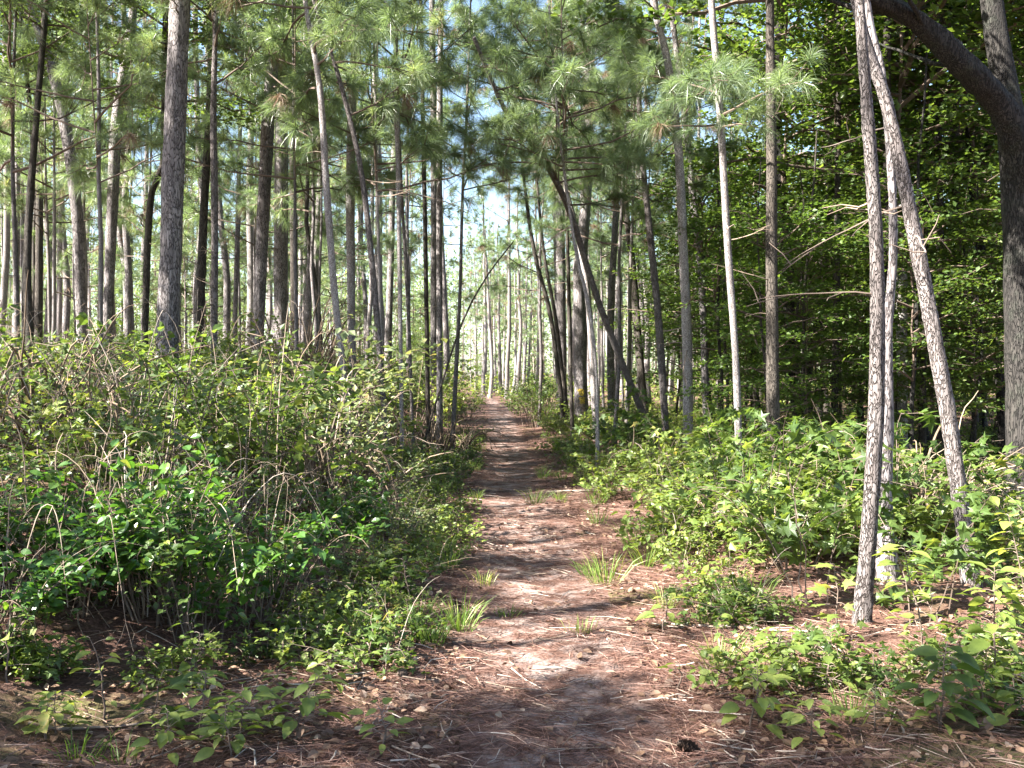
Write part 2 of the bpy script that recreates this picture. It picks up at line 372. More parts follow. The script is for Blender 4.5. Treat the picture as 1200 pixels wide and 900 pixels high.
# ---- hardwood crowns: layered sprays of leaves
def hard_crown(seed, H, Rad, nb, per, ls, kind='kite', flat=.35, mat='broadleaf', low=.0):
    global rng
    keep = rng; rng = np.random.default_rng(seed)
    mb = MB()
    zs = np.linspace(0, H * .92, 9)
    wob = np.cumsum(rng.normal(size=(9, 2)) * .05 * H / 5, 0)
    C = np.column_stack([wob - wob[0], zs])
    tube(mb, C, np.linspace(.02, .008, 9) * H / 5, 6, 0, .3)
    pos, dr, up, sz = [], [], [], []
    for b in range(nb):
        t = low + (1 - low) * (b + rng.uniform()) / nb
        c = np.array([np.interp(t * H * .92, zs, C[:, 0]), np.interp(t * H * .92, zs, C[:, 1]), t * H * .92])
        a = b * 2.4 + rng.normal() * .6
        r = Rad * (math.sin(min(.98, .18 + t * .8) * math.pi) ** .6 + .1) * rng.uniform(.55, 1.15)
        el = rng.uniform(-.05, .45) + .5 * t
        d = np.array([math.cos(a) * math.cos(el), math.sin(a) * math.cos(el), math.sin(el)])
        k = 7; s = np.linspace(0, 1, k)
        P = c + d * (s * r)[:, None] - np.array([0, 0, 1.]) * (s ** 2 * r * rng.uniform(.05, .3))[:, None] + rng.normal(size=(k, 3)) * .05 * r * s[:, None]
        tube(mb, P, np.linspace(.017, .004, k) * (r / 1.5 + .3), 4, 0, rng.uniform(0, .6), cap=False)
        ns = max(3, int(4 * r))
        for q in range(ns):
            u = rng.uniform(.25, 1)
            i = min(k - 2, int(u * (k - 1))); fr = u * (k - 1) - i
            b0 = P[i] * (1 - fr) + P[i + 1] * fr
            sd = nrm(d * .6 + np.array([rng.normal(), rng.normal(), rng.normal() * .25 + .05]))
            ln = rng.uniform(.25, .8) * min(1.3, r) * (1.1 - .4 * u)
            tip = b0 + sd * ln + np.array([0, 0, -.12 * ln])
            tube(mb, np.array([b0, b0 + sd * ln * .55, tip]), [.006, .004, .002], 3, 0, .3, cap=False)
            n = max(4, int(per * ln))
            w = rng.uniform(.1, 1.05, n)[:, None]
            off = rng.normal(size=(n, 3)) * np.array([.16, .16, .16 * flat]) * (.4 + ln)
            pos.append(b0 + sd * ln * w + off)
            dd = rng.normal(size=(n, 3)) * [1, 1, .35] + sd * .7 + [0, 0, -.25]
            dr.append(dd); up.append(np.array([0, 0, 1.]) + rng.normal(size=(n, 3)) * .38); sz.append(ls * rng.uniform(.6, 1.2, n))
    pos = np.concatenate(pos)
    tn = np.clip(rng.normal(.42, .2, len(pos)), 0, .9) + (rng.uniform(size=len(pos)) > .965) * .4
    leaves(mb, pos, np.concatenate(dr), np.concatenate(up), np.concatenate(sz), kind, 1, np.clip(tn, 0, 1))
    me = mesh_of(mb, 'crown', [M['twig'], M[mat]])
    rng = keep
    return me
CR_HARD = [hard_crown(400 + i, 8.5, 3.0, 46, 42, .13, flat=.25) for i in range(4)]
CR_MID = [hard_crown(420 + i, 5.0, 2.0, 34, 58, .105, mat=('broadleaf', 'midleaf')[i % 2], flat=.25) for i in range(4)]

# ---- dead twig branches, shared
def dead_branch(seed, L):
    global rng
    keep = rng; rng = np.random.default_rng(seed)
    mb = MB(); k = 12; s = np.linspace(0, 1, k)
    P = np.column_stack([s * L, np.cumsum(np.cumsum(rng.normal(size=k) * .008 * L)), np.cumsum(np.cumsum(rng.normal(size=k) * .008 * L)) + s * L * rng.uniform(-.45, .35)])
    P -= P[0]
    tube(mb, P, np.linspace(.009, .002, k), 5, 0, rng.uniform(.4, .9))
    for q in range(rng.integers(1, 5)):
        i = rng.integers(2, k - 1); d = nrm(rng.normal(size=3) + [1.2, 0, 0]); ln = L * rng.uniform(.15, .4)
        tube(mb, np.array([P[i], P[i] + d * ln * .5 + rng.normal(size=3) * .03, P[i] + d * ln]), [.005, .0035, .002], 4, 0, .6)
    me = mesh_of(mb, 'dead_branch', [M[('dry_twig', 'twig')[seed % 2]]]); rng = keep
    return me
def live_branch(seed, L):
    global rng
    keep = rng; rng = np.random.default_rng(seed)
    mb = MB(); k = 7; s = np.linspace(0, 1, k)
    P = np.column_stack([s * L, np.cumsum(rng.normal(size=k) * .05 * L), s * L * rng.uniform(-.05, .35) + .25 * L * s ** 2 * rng.uniform(-1, 1)])
    P -= P[0]
    tube(mb, P, np.linspace(.016, .005, k), 5, 0, rng.uniform(.1, .5))
    for q in range(int(3 + 5 * L)):
        u = rng.uniform(.35, 1); i = min(k - 2, int(u * (k - 1))); b0 = P[i] + (P[i + 1] - P[i]) * (u * (k - 1) - i)
        sd = nrm(rng.normal(size=3) * [.5, .8, .6] + [.8, 0, .25]); ln = rng.uniform(.1, .4)
        tube(mb, np.array([b0, b0 + sd * ln * .5 + [0, 0, -.02], b0 + sd * ln]), [.006, .005, .003], 4, 0, .4, cap=False)
        tuft(mb, b0 + sd * ln, sd + [0, 0, .15], .25, 110, .0036, rng.uniform() < .05)
    tuft(mb, P[-1], P[-1] - P[-2], .25, 110, .0036)
    me = mesh_of(mb, 'pine_branch', [M['twig'], M['needle'], M['dead_needle']]); rng = keep
    return me
LIVE = [live_branch(540 + i, l) for i, l in enumerate((.7, 1.0, 1.3, 1.6, .9, 1.2))]
DEAD = [dead_branch(500 + i, l) for i, l in enumerate((.3, .5, .7, .95, .4, .6))]

# ---- traced trees
def trunk_mesh(P, rad, mat, n=12, step=.25, rough=.05, flare=1.35):
    Q, rr = smooth_line(P, rad, step)
    h = Q[:, 2] - Q[0, 2]
    rr = rr * (1 + (flare - 1) * np.exp(-h / .3))
    mb = MB(); tube(mb, Q, rr, n, 0, .5, rough)
    return mesh_of(mb, 'trunk', [mat], True), Q
def tree(label, name, trace, Y, mat, height, crown=None, crown_h=None, csc=1.0, Ytop=None, group=None, ndead=0, extra=None, deadz=(1.2, 6), cat='tree', toplean=.25, n=12, nlive=0, livez=(4, 6)):
    """trace: (u, v, width in photo pixels) from the foot upwards"""
    Ytop = Ytop or Y
    k = len(trace)
    P, rad = [], []
    for i, (u, v, w) in enumerate(trace):
        yy = Y + (Ytop - Y) * i / max(1, k - 1)
        P.append(at(u, v, yy)); rad.append(w / F * yy / 2 * (.82 if Y < 9 else .9))
    P = np.array(P)
    d = nrm(P[1] - P[0]); 
    z0 = gz(P[0][0], P[0][1])
    if P[0][2] > z0 + .15:
        s = (P[0][2] - z0) / max(.5, d[2]); b = P[0] - d * s * .9; b[2] = gz(b[0], b[1]) - .08
        P = np.vstack([b, P]); rad = [rad[0] * 1.08] + rad
    else:
        P[0][2] = z0 - .08
    top = P[-1]; dt = nrm(P[-1] - P[-2])
    while top[2] < height - .3:
        dt = nrm(dt * .8 * np.array([toplean + .6, toplean + .6, 1]) + np.array([0, 0, .35]))
        stp = min(1.8, height - top[2] + .05)
        nxt = top + dt * stp
        rad.append(max(.012, rad[-1] * (1 - .55 * stp / max(2, height - top[2] + 2)))); P = np.vstack([P, nxt]); top = nxt
    base = P[0] + [0, 0, .08]
    me, Q = trunk_mesh(P - base, rad, mat, 24, .06, .05, 1.6) if Y < 9 else trunk_mesh(P - base, rad, mat, n)
    e = empty(name, base); tag(e, label, cat, group)
    child('trunk', me, e)
    def on(z):
        return np.array([np.interp(z, Q[:, 2], Q[:, 0]), np.interp(z, Q[:, 2], Q[:, 1]), z])
    if crown:
        cz = crown_h - base[2] if crown_h is not None else Q[-1, 2] - 4
        child('crown', crown, e, on(cz), (rnd(1)[0] * .08, 0, rnd(1)[0] * 6.3), csc)
    for i in range(nlive):
        z = random.uniform(*livez)
        child('pine_branch', random.choice(LIVE), e, on(z), (0, random.uniform(-.35, .25), random.uniform(0, 6.3)), random.uniform(.8, 1.3))
    for i in range(ndead):
        z = random.uniform(*deadz)
        child('dead_branch', random.choice(DEAD), e, on(z), (0, random.uniform(-.4, .3), random.uniform(0, 6.3)), random.uniform(.7, 1.25))
    return e, on

T, Yg = CR_TALL, CR_YOUNG
pb, yb, lb, db = M['pine_bark'], M['young_bark'], M['pale_bark'], M['dark_bark']
LT = [
 # label, trace, Y, bark, height, crown, crown_h, n dead
 ('stoutest straight rough-barked pine rising from the left bank shrubs', [(197, 392, 29), (204, 200, 28), (212, 0, 25)], 13, pb, 19, T[0], 13, 1),
 ('sinuous pale pine bending left at its top on the left bank', [(95, 345, 14), (91, 250, 15), (78, 150, 15), (62, 80, 13), (42, 20, 11)], 20, pb, 15, T[1], 9.5, 4),
 ('slightly bowed pine leaning right near the top, behind the left bank', [(128, 340, 13), (133, 230, 15), (138, 140, 15), (150, 70, 13), (156, 30, 11)], 20, pb, 16, T[2], 11, 3),
 ('dark straight pole pine right of the thin pair at the far left', [(46, 345, 10), (48, 200, 9), (51, 100, 8)], 28, db, 18, T[3], 12, 0),
 ('thin pale pine nearest the left edge of the photo', [(20, 330, 8), (22, 140, 7), (22, 40, 6)], 30, pb, 18, T[4], 12, 0),
 ('dark vine-hung trunk just right of the stoutest pine', [(233, 415, 12), (239, 260, 11), (246, 130, 9)], 16, db, 12, CR_MID[0], 7.5, 4),
 ('slender grey pine with pale dead twigs beside the vine-hung dark trunk', [(251, 415, 9), (252, 250, 9), (251, 130, 8), (254, 20, 6)], 14, yb, 10, Yg[0], 6.2, 8),
 ('mid-sized pine with sunlit left flank, left of the thick dark pine', [(303, 388, 15), (309, 250, 17), (318, 100, 16), (331, 0, 14)], 18, pb, 20, T[1], 13, 1),
 ('thick dark pine close behind the sunlit mid-sized pine', [(329, 385, 18), (330, 200, 18), (333, 60, 15)], 22, pb, 21, T[3], 14, 2),
 ('narrow dark pine touching the thick dark pine on its right', [(345, 370, 10), (344, 220, 9), (342, 90, 7)], 28, db, 18, T[0], 12, 0),
 ('white-lit young pine leaning left above the brown brush heap', [(402, 432, 8), (392, 340, 9), (383, 220, 9), (375, 100, 8), (358, 0, 6)], 13, lb, 11, Yg[1], 6.8, 5),
 ('straight pale pine next right of the white-lit leaning one', [(413, 420, 10), (411, 250, 12), (414, 100, 11), (421, 0, 9)], 17, lb, 15, T[2], 9.8, 3),
 ('slim pine arching strongly left across its paler straight neighbour', [(449, 470, 7), (438, 330, 8), (425, 210, 7), (408, 130, 6), (385, 50, 5), (366, -5, 4)], 13, yb, 9.5, Yg[2], 6.4, 5),
 ('thin pale stem with a knobby elbow near its broken top', [(470, 450, 5), (468, 280, 6), (466, 170, 6), (464, 125, 8), (455, 100, 4)], 14, lb, 5.9, None, None, 6),
 ('very thin dark pole between the knobby stem and the pine trio', [(482, 460, 4), (477, 330, 5), (471, 230, 4)], 16, yb, 9, Yg[3], 5.9, 2),
 ('slimmest of the three straight pines left of the path end', [(501, 445, 6), (498, 250, 6), (494, 40, 5)], 20, db, 14, T[4], 9.5, 2),
 ('pale middle one of the three straight pines left of the path end', [(508, 440, 9), (509, 250, 9), (507, 60, 8)], 24, pb, 18, T[0], 11.5, 1),
 ('right and darkest of the three straight pines left of the path end', [(515, 440, 8), (515, 200, 8), (517, 0, 7)], 20, pb, 16, T[1], 10.5, 3),
 ('crooked dark hardwood with leafy sprouts left of the stoutest pine', [(170, 390, 9), (174, 280, 9), (179, 225, 9), (191, 195, 8), (193, 120, 7)], 17, db, 10, CR_MID[2], 6, 2),
 ('thin pine standing alone behind between the vine-hung and sunlit pines', [(276, 370, 6), (280, 220, 6), (284, 90, 5)], 30, pb, 17, T[2], 11, 0),
 ('dead sapling slanting right over the left shrubs by the path', [(516, 455, 2.6), (543, 375, 2.6), (572, 322, 2.2), (602, 283, 1.6)], 18, db, 3.9, None, None, 1),
 # right of the path
 ('strongly leaning pine slanting left over the path, bare lower trunk', [(762, 505, 9), (735, 440, 9), (700, 350, 8.5), (675, 270, 8), (655, 220, 8), (625, 170, 8), (592, 130, 6)], 18, yb, 6.6, Yg[4], 4.6, 6),
 ('thin pale stem at the path edge standing before the blazed pine', [(701, 565, 5), (698, 430, 5), (688, 350, 5), (674, 290, 4)], 14.5, lb, 7, Yg[0], 4.6, 3),
 ('pale mid-sized pine directly left of the blazed pine', [(660, 480, 11), (657, 300, 12), (655, 120, 10)], 33, pb, 18, T[2], 12.5, 0),
 ('dark spindly pole between the blazed pine and its pale neighbour', [(671, 525, 5), (668, 400, 5), (664, 250, 4)], 22, db, 10, Yg[1], 6.4, 1),
 ('pale slim pine slanting behind the leaning pine just right of the blaze', [(698, 500, 8), (690, 360, 8), (678, 280, 7), (662, 215, 6)], 23, lb, 10, Yg[3], 6.6, 2),
 ('grey pine with long-needled tufts at its top right of the leaning pine', [(781, 520, 9), (772, 380, 10), (762, 280, 9), (753, 190, 7)], 17, yb, 7.3, Yg[2], 4.5, 4),
 ('dim straight pine behind the grey tufted pine', [(756, 490, 10), (748, 400, 10), (741, 310, 9), (728, 200, 7)], 24, db, 12, T[4], 8, 2),
 ('sun-bleached pine with white lower trunk and left-bent top', [(806, 520, 13), (805, 400, 13), (800, 280, 12), (795, 180, 11), (783, 80, 10), (765, 0, 9)], 16, lb, 13, T[0], 8.5, 4),
 ('brown pine standing close behind the sun-bleached one', [(828, 500, 9), (822, 330, 9), (812, 230, 9), (800, 120, 8), (785, 0, 7)], 19, pb, 14, T[1], 9.5, 2),
 ('slender bright pine leaning left alone between bleached pine and dark hardwood', [(866, 530, 9), (862, 420, 9), (852, 280, 9), (843, 130, 9), (833, 0, 8)], 13, lb, 10.5, Yg[0], 7.2, 5),
 ('straight black-shaded hardwood trunk amid dense right side leaves', [(906, 500, 17), (904, 300, 15), (903, 150, 13), (901, 0, 10)], 13.5, db, 13, CR_HARD[0], 6.6, 5),
 ('near upright young pine, left stem of the crossing pair', [(1009, 740, 20), (1019, 620, 21), (1027, 480, 22), (1027, 300, 19), (1017, 150, 17), (1006, 0, 13)], 6.1, yb, 9, Yg[1], 6, 3),
 ('near leaning young pine crossing leftward over its neighbour', [(1141, 705, 20), (1128, 600, 21), (1110, 480, 22), (1090, 370, 21), (1070, 270, 20), (1040, 130, 17), (1001, 0, 14)], 7.0, yb, 9.5, Yg[2], 6.5, 2),
 ('reddish-brown smooth stem squeezed behind the crossing pines', [(1042, 690, 25), (1037, 600, 22), (1040, 480, 17), (1040, 390, 13), (1046, 300, 12), (1043, 190, 11), (1032, 85, 10), (1014, 0, 9)], 7.4, pb, 9, Yg[4], 6.6, 1),
 ('shaded trunk left of the near crossing pair with pale scars', [(978, 500, 9), (980, 350, 9), (981, 200, 8)], 18, db, 10, CR_MID[1], 5.2, 1),
 ('white-mottled trunk seen between the crossing pines and the oak', [(1058, 520, 13), (1056, 330, 14), (1055, 90, 12)], 19, M['mottled_bark'], 15, CR_HARD[1], 7.5, 0),
 ('thin dark trunk under the canopy behind the leaning near pine', [(1081, 545, 9), (1082, 400, 8), (1084, 250, 7)], 19, db, 10, CR_MID[3], 5, 0),
 ('dark trunk right of the leaning near pine in the shaded wood', [(1104, 548, 11), (1103, 400, 10), (1100, 230, 9)], 18, db, 11, CR_HARD[2], 5.5, 0),
 ('slim pair member farther left above the round bush by the path', [(659, 475, 6), (645, 370, 6), (627, 300, 5)], 27, db, 9, Yg[3], 6.3, 1),
 ('slim pair member nearer the blazed pine, leaning left', [(664, 478, 5), (652, 380, 5), (638, 300, 4)], 28, db, 10, Yg[2], 6.5, 1),
]
EXTRA_DY = 0
for lab, tr, Y, mt, H, crw, ch, nd in LT:
    hard = crw in CR_HARD or crw in CR_MID
    nm = 'hardwood_tree' if hard else ('dead_sapling' if crw is None and 'sapling' in lab else 'pine_tree')
    near = Y < 9
    nl = 0 if hard or crw is None or near or Y > 25 else (2 if tr[0][2] / F * Y > .24 else 6)
    if lab.startswith('strongly'): nl = 9
    zt = min(H - .4, CAMZ + (HOR + 20) / F * Y); zb = zt * .66
    e, on = tree(lab, nm, tr, Y, mt, H, crw, ch, {True: .9, False: 1.0}[near], Ytop={'strongly': 14.5}.get(lab.split()[0]), ndead=nd,
         deadz=(1.5, min(H - 1.5, 3.0 + Y * .22)) if H > 5 else (1, 2.5), n=16 if Y < 15 else 10, nlive=nl, livez=(zb, zt))
# blazed pine
e, on = tree('thick pine with yellow paint blaze beside the path end', 'pine_tree', [(681, 500, 17), (680, 400, 17), (679, 320, 15), (685, 250, 14), (690, 100, 13), (692, 0, 12)], 28, pb, 20, T[3], 13, ndead=2, deadz=(4, 9), n=14)
mb = MB()
for zc, hh, ph in ((1.02, .10, 0), (.79, .10, .1)):
    c = on(zc); r = .232; K = 9
    V = []
    for i in range(7):
        z = zc + hh * (i / 3 - 1); wd = (.42 if 0 < i < 6 else .2) * random.uniform(.65, 1.15); md = -1.6 + ph + random.uniform(-.1, .1)
        for j in range(K):
            t = md + wd * (j / (K - 1) * 2 - 1); rr = r + random.uniform(-.006, .006)
            V.append([c[0] + rr * math.cos(t), c[1] + rr * math.sin(t), z + random.uniform(-.012, .012)])
    mb.add(V, [[i * K + j, i * K + j + 1, (i + 1) * K + j + 1, (i + 1) * K + j] for i in range(6) for j in range(K - 1)])
mb.build('paint_blaze', [M['yellow_paint']], e, True)['label'] = 'yellow paint blaze brushed on bark'

# ---- the big oak at the right edge with its arching limb
def oak():
    Y = 10.8
    tr = [(1204, 612, 54), (1203, 500, 48), (1199, 380, 46), (1197, 280, 46), (1193, 210, 44), (1183, 140, 34), (1170, 70, 30), (1159, 0, 27), (1150, -90, 22)]
    e, on = tree('massive dark oak trunk at the right edge, mossy and forking', 'oak_tree', tr, Y, M['shaded_oak_bark'], 12, CR_HARD[3], 6.8, csc=1.05, n=18)
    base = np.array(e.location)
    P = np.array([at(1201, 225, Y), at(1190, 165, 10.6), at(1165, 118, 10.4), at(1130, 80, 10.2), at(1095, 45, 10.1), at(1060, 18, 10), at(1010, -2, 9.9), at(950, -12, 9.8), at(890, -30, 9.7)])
    me, Q = trunk_mesh(P - base, np.array([46, 38, 30, 29, 25, 22, 17, 14, 8]) / F * 10.3 / 2, M['shaded_oak_bark'], 18, .07, .09, 1.0)
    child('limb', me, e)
    for u, L, a in ((.42, 1.2, 2.2), (.55, .9, -2.4), (.66, 1.3, 2.6), (.78, .9, 3.3)):
        q = Q[int((len(Q) - 1) * u)]; k = 8; t = np.linspace(0, 1, k)
        B = np.column_stack([math.cos(a) * t * L, math.sin(a) * t * L, .55 * L * t ** 1.3]) + np.cumsum(rng.normal(size=(k, 3)) * .025, 0); B -= B[0]
        m2 = MB(); tube(m2, B + q, np.linspace(.035, .008, k), 6, 0, .2)
        m2.build('branch', [M['shaded_oak_bark']], e, True)
    for i, u in enumerate((.9, 1.0)):
        q = Q[int((len(Q) - 1) * u)]
        child('crown', CR_MID[i % 4], e, q + [0, 0, .1], (random.uniform(-.5, .5), random.uniform(-.5, .5), i * 1.3), .5)
oak()

# ---- generated trees of the stand
FAR_TR = []
for i in range(6):
    k = 9; z = np.linspace(-.1, 18, k)
    b = np.cumsum(rng.normal(size=(k, 2)) * .10, 0); b -= b[0]
    me, Q = trunk_mesh(np.column_stack([b, z]), np.linspace(.15, .05, k), pb if i % 3 else lb, 8, .8, .04, 1.3)
    FAR_TR.append((me, Q))
FAR_DK = []
for i in range(3):
    k = 9; z = np.linspace(-.1, 18, k)
    b = np.cumsum(rng.normal(size=(k, 2)) * .2, 0); b -= b[0]
    FAR_DK.append(trunk_mesh(np.column_stack([b, z]), np.linspace(.14, .05, k), (db, M['shaded_oak_bark'])[i % 2], 8, .8, .05, 1.4))
def stock_tree(name, label, group, x, y, hscale, rscale, crown, ch, csc, i, cat='tree', second=None):
    e = empty(name, (x, y, gz(x, y) - .05), 0); tag(e, label, cat, group)
    e.rotation_euler = (random.uniform(-.035, .035), random.uniform(-.035, .035), random.uniform(0, 6.28))
    me, Q = FAR_DK[i % 3] if 'pine' not in name else FAR_TR[i % 6]
    child('trunk', me, e, (0, 0, 0), (0, 0, 0), (rscale, rscale, hscale))
    q = [np.interp(ch / hscale, Q[:, 2], Q[:, 0]), np.interp(ch / hscale, Q[:, 2], Q[:, 1])]
    child('crown', crown, e, (q[0] * rscale, q[1] * rscale, ch), (random.uniform(-.06, .06), random.uniform(-.06, .06), random.uniform(0, 6.28)), csc)
    return e
placed = []
def free(x, y, d):
    for a, b in placed:
        if (a - x) ** 2 + (b - y) ** 2 < d * d: return False
    placed.append((x, y)); return True
cnt = 0
def scatter(n, y0, y1, xlo, xhi, d, fn, pw=1.0):
    done = tries = 0
    while done < n and tries < n * 40:
        tries += 1
        y = y0 + (y1 - y0) * random.random() ** pw
        x = random.uniform(xlo(y), xhi(y))
        if abs(x - float(pathx(y))) < 1.7 + .012 * y: continue
        if not free(x, y, d): continue
        fn(x, y, done); done += 1
hw = lambda y: .53 * y + 3
def far_pine(x, y, i):
    side = 'left' if x < pathx(y) else 'right'
    if y < 55:
        lab = {'left': 'straight pine pole in the middle rows of the stand left of the path', 'right': 'straight pine pole in the middle rows of the stand right of the path'}[side]
    else:
        lab = {'left': 'faint narrow pine far back in the stand left of the path', 'right': 'faint narrow pine far back in the stand right of the path'}[side]
    h = random.uniform(.75, 1.12)
    stock_tree('pine_tree', lab, f"{'middle' if y < 55 else 'far'} pines {side} of the path", x, y, h, random.uniform(.6, 1.15), random.choice(CR_FAR), 18 * h - 7.6 * random.uniform(.9, 1.15), random.uniform(.85, 1.1), i)
scatter(70, 26, 62, lambda y: -hw(y), lambda y: 2 + .16 * y, 1.9, far_pine)
scatter(90, 58, 125, lambda y: -hw(y), lambda y: .3 * y, 2.2, far_pine)
def young(x, y, i):
    if y < 17: placed.append((x, y))
    side = 'left' if x < pathx(y) else 'right'
    ch = random.uniform(2.6, 7.0) if y > 26 else random.uniform(3.6, 5.4)
    stock_tree('young_pine', f'young pine with drooping long-needled tufts under the taller pines, {side} of path', f'young pines {side} of the path', x, y, (ch + 4.0) / 18, random.uniform(.22, .4), random.choice(CR_YOUNG if y < 34 else CR_FARY), ch, random.uniform(.9, 1.35), i)
scatter(34, 19, 48, lambda y: -hw(y), lambda y: 1.5 + .08 * y, 1.6, young)
scatter(38, 40, 110, lambda y: -hw(y), lambda y: 1.5 + .3 * y, 1.8, young)
for i, (u, Y, ch) in enumerate([(118, 14.5, 4.2), (345, 15, 4.4), (20, 16, 4.4), (455, 15, 4.2), (545, 19, 4.6), (720, 20, 3.9), (60, 21, 3.6), (295, 25, 4.0), (600, 30, 5.5)]):
    p = at(u, 300, Y); young(p[0], Y, i) if abs(p[0] - float(pathx(Y))) > .9 else young(float(pathx(Y)) + (1.1 if u > 575 else -1.1), Y, i)
def hard(x, y, i):
    stock_tree('hardwood_tree', 'leafy green hardwood in the dense wood right of the path', 'hardwoods in the right side wood', x, y, random.uniform(.7, .95), random.uniform(.5, 1.1), random.choice(CR_HARD), random.uniform(2.5, 6.5), random.uniform(.85, 1.2), i)
scatter(46, 17, 75, lambda y: 3.5 + .10 * y, hw, 2.2, hard)
for i, (x, y, ch) in enumerate([(8.8, 20, 6)]):
    stock_tree('hardwood_tree', 'leafy green hardwood in the dense wood right of the path', 'hardwoods in the right side wood', x, y, .95, .75, CR_HARD[i % 4], ch, .9, i)
for i, (u, y) in enumerate([(566, 82), (574, 70), (581, 95), (588, 76), (594, 66), (601, 88), (607, 72), (560, 104), (613, 98), (585, 112), (570, 118), (598, 108), (578, 88), (590, 101)]):
    h = random.uniform(.7, 1.05)
    stock_tree('pine_tree', 'pale sunlit pine trunk in the cluster where the path disappears', 'pale pines closing the far end of the path', (u - 600) / F * y, y, h, random.uniform(.7, 1.2), random.choice(CR_FAR), 18 * h - random.uniform(8, 11), 1, i * 3)
def understory(x, y, i):
    stock_tree('understory_tree', 'low leafy understory tree shaded beneath the right side hardwoods', 'understory trees right of the path', x, y, random.uniform(.28, .36), random.uniform(.2, .4), random.choice(CR_MID), random.uniform(.8, 2.4), random.uniform(.7, 1.15), i)
scatter(30, 13.5, 50, lambda y: 2.8 + .12 * y, hw, 1.7, understory)
def near_under(x, y, i):
    stock_tree('understory_tree', 'bright layered understory tree hanging leaves close behind the right thicket', 'bright understory trees behind the right thicket', x, y, random.uniform(.26, .36), random.uniform(.18, .3), CR_MID[(1, 3, 1, 0)[i % 4]], random.uniform(.5, 2.4), random.uniform(.6, .95), i)
scatter(22, 14, 28, lambda y: 3.0 + .05 * y, lambda y: .5 * y, 1.3, near_under)
def underleft(x, y, i):
    stock_tree('understory_tree', 'low leafy understory tree among the pines behind the left bank', 'understory trees left of the path', x, y, random.uniform(.28, .36), random.uniform(.2, .4), random.choice(CR_MID), random.uniform(.3, 1.4), random.uniform(.5, .9), i)
scatter(34, 24, 100, lambda y: -hw(y), lambda y: -2.5, 2.0, underleft)
# trees beyond the left and rear edge of the view, whose crowns shade the trail
for i, (x, y, s, ch) in enumerate([(-9, 3.2, .9, 9.5), (-14, 6.5, 1.0, 11.5), (-18, 1.0, 1.05, 12), (-15.5, 10.5, 1.0, 11.5), (-7.5, -1.5, .8, 7.5),
                                   (-8.5, 8.0, .8, 9), (-6.2, 3.4, .5, 4.5), (-13, -2.5, .9, 10),
                                   (-10.6, 5.4, .85, 8.0), (-8.6, 10.3, .75, 5.6), (-12.5, 13.0, .9, 9),
                                   (6, -6, .9, 9), (-3, -9, .95, 10), (12, 3, .9, 8)]):
    stock_tree('pine_tree', 'tall pine standing beyond the edge of the view beside the trail', 'pines beyond the edge of the view', x, y, s, s, CR_TALL[i % 5], ch, s * 1.1, i)
stock_tree('understory_tree', 'low hardwood standing beyond the left edge of the view beside the bank', 'hardwoods beyond the edge of the view', -5.6, 2.0, .33, .3, CR_MID[0], 1.9, .7, 1)
stock_tree('understory_tree', 'low hardwood standing beyond the left edge of the view beside the bank', 'hardwoods beyond the edge of the view', -8.4, 3.2, .36, .3, CR_MID[2], 2.2, .6, 2)
for i, (x, y, ch, sc) in enumerate([(-7.5, 15.5, 6.2, .62), (-10.5, 21, 7.0, .7), (-4.8, 24, 7.5, .6), (-13.5, 28, 7, .75), (-8.5, 31, 8, .7)]):
    stock_tree('hardwood_tree', 'leafy hardwood with its crown among the pine tops on the left', 'hardwoods among the left side pines', x, y, .7, .5, CR_HARD[i % 4], ch, sc, i)
for i, (x, y, ch, sc) in enumerate([(-8.8, 4.6, 5.0, .34), (-11.5, 8.6, 6.5, .6), (-10.2, 12.0, 6.2, .55), (-9.8, -.5, 6.5, .5), (-15, 8.5, 9.5, .6), (-16.5, 13.5, 10, .7), (-4.6, -.6, 3.8, .36)]):
    stock_tree('hardwood_tree', 'leafy hardwood beyond the left edge of the view whose crown dapples the trail', 'hardwoods beyond the edge of the view', x, y, (ch + 4) / 18, .4, CR_HARD[i % 4], ch, sc, i)
# far-off wood closing the view
def far_wood():
    mb = MB()
    for k in range(420):
        a = random.uniform(-.75, .75); r = random.uniform(128, 210)
        x, y = r * math.sin(a), r * math.cos(a); z = gz(x, y); h = random.uniform(14, 24)
        tube(mb, np.array([[x, y, z - .3], [x + random.uniform(-.3, .3), y, z + h * .5], [x, y, z + h]]), [.17, .13, .06], 5, 0, random.random())
        n = 380
        p = np.array([x, y, z]) + np.column_stack([rng.normal(size=(n, 2)) * 1.9, h * rnd(n) ** .8 * 1.02])
        p[:, 2] = np.maximum(p[:, 2], z + .5)
        leaves(mb, p, rdir(n), [0, 0, 1.] + rng.normal(size=(n, 3)) * .5, rnd(n, .3, .65), 'kite', 1, np.clip(rng.normal(.5, .2, n), 0, 1))
        n = 30
        p = np.array([x, y, z + .9]) + rng.normal(size=(n, 3)) * [1.8, 1.8, .7]
        leaves(mb, p, rdir(n), [0, 0, 1.] + rng.normal(size=(n, 3)) * .5, rnd(n, .4, .8), 'kite', 2, np.clip(rng.normal(.5, .2, n), 0, 1))
    o = mb.build('far_forest', [M['twig'], M['needle'], M['broadleaf']]); o['kind'] = 'stuff'
far_wood()

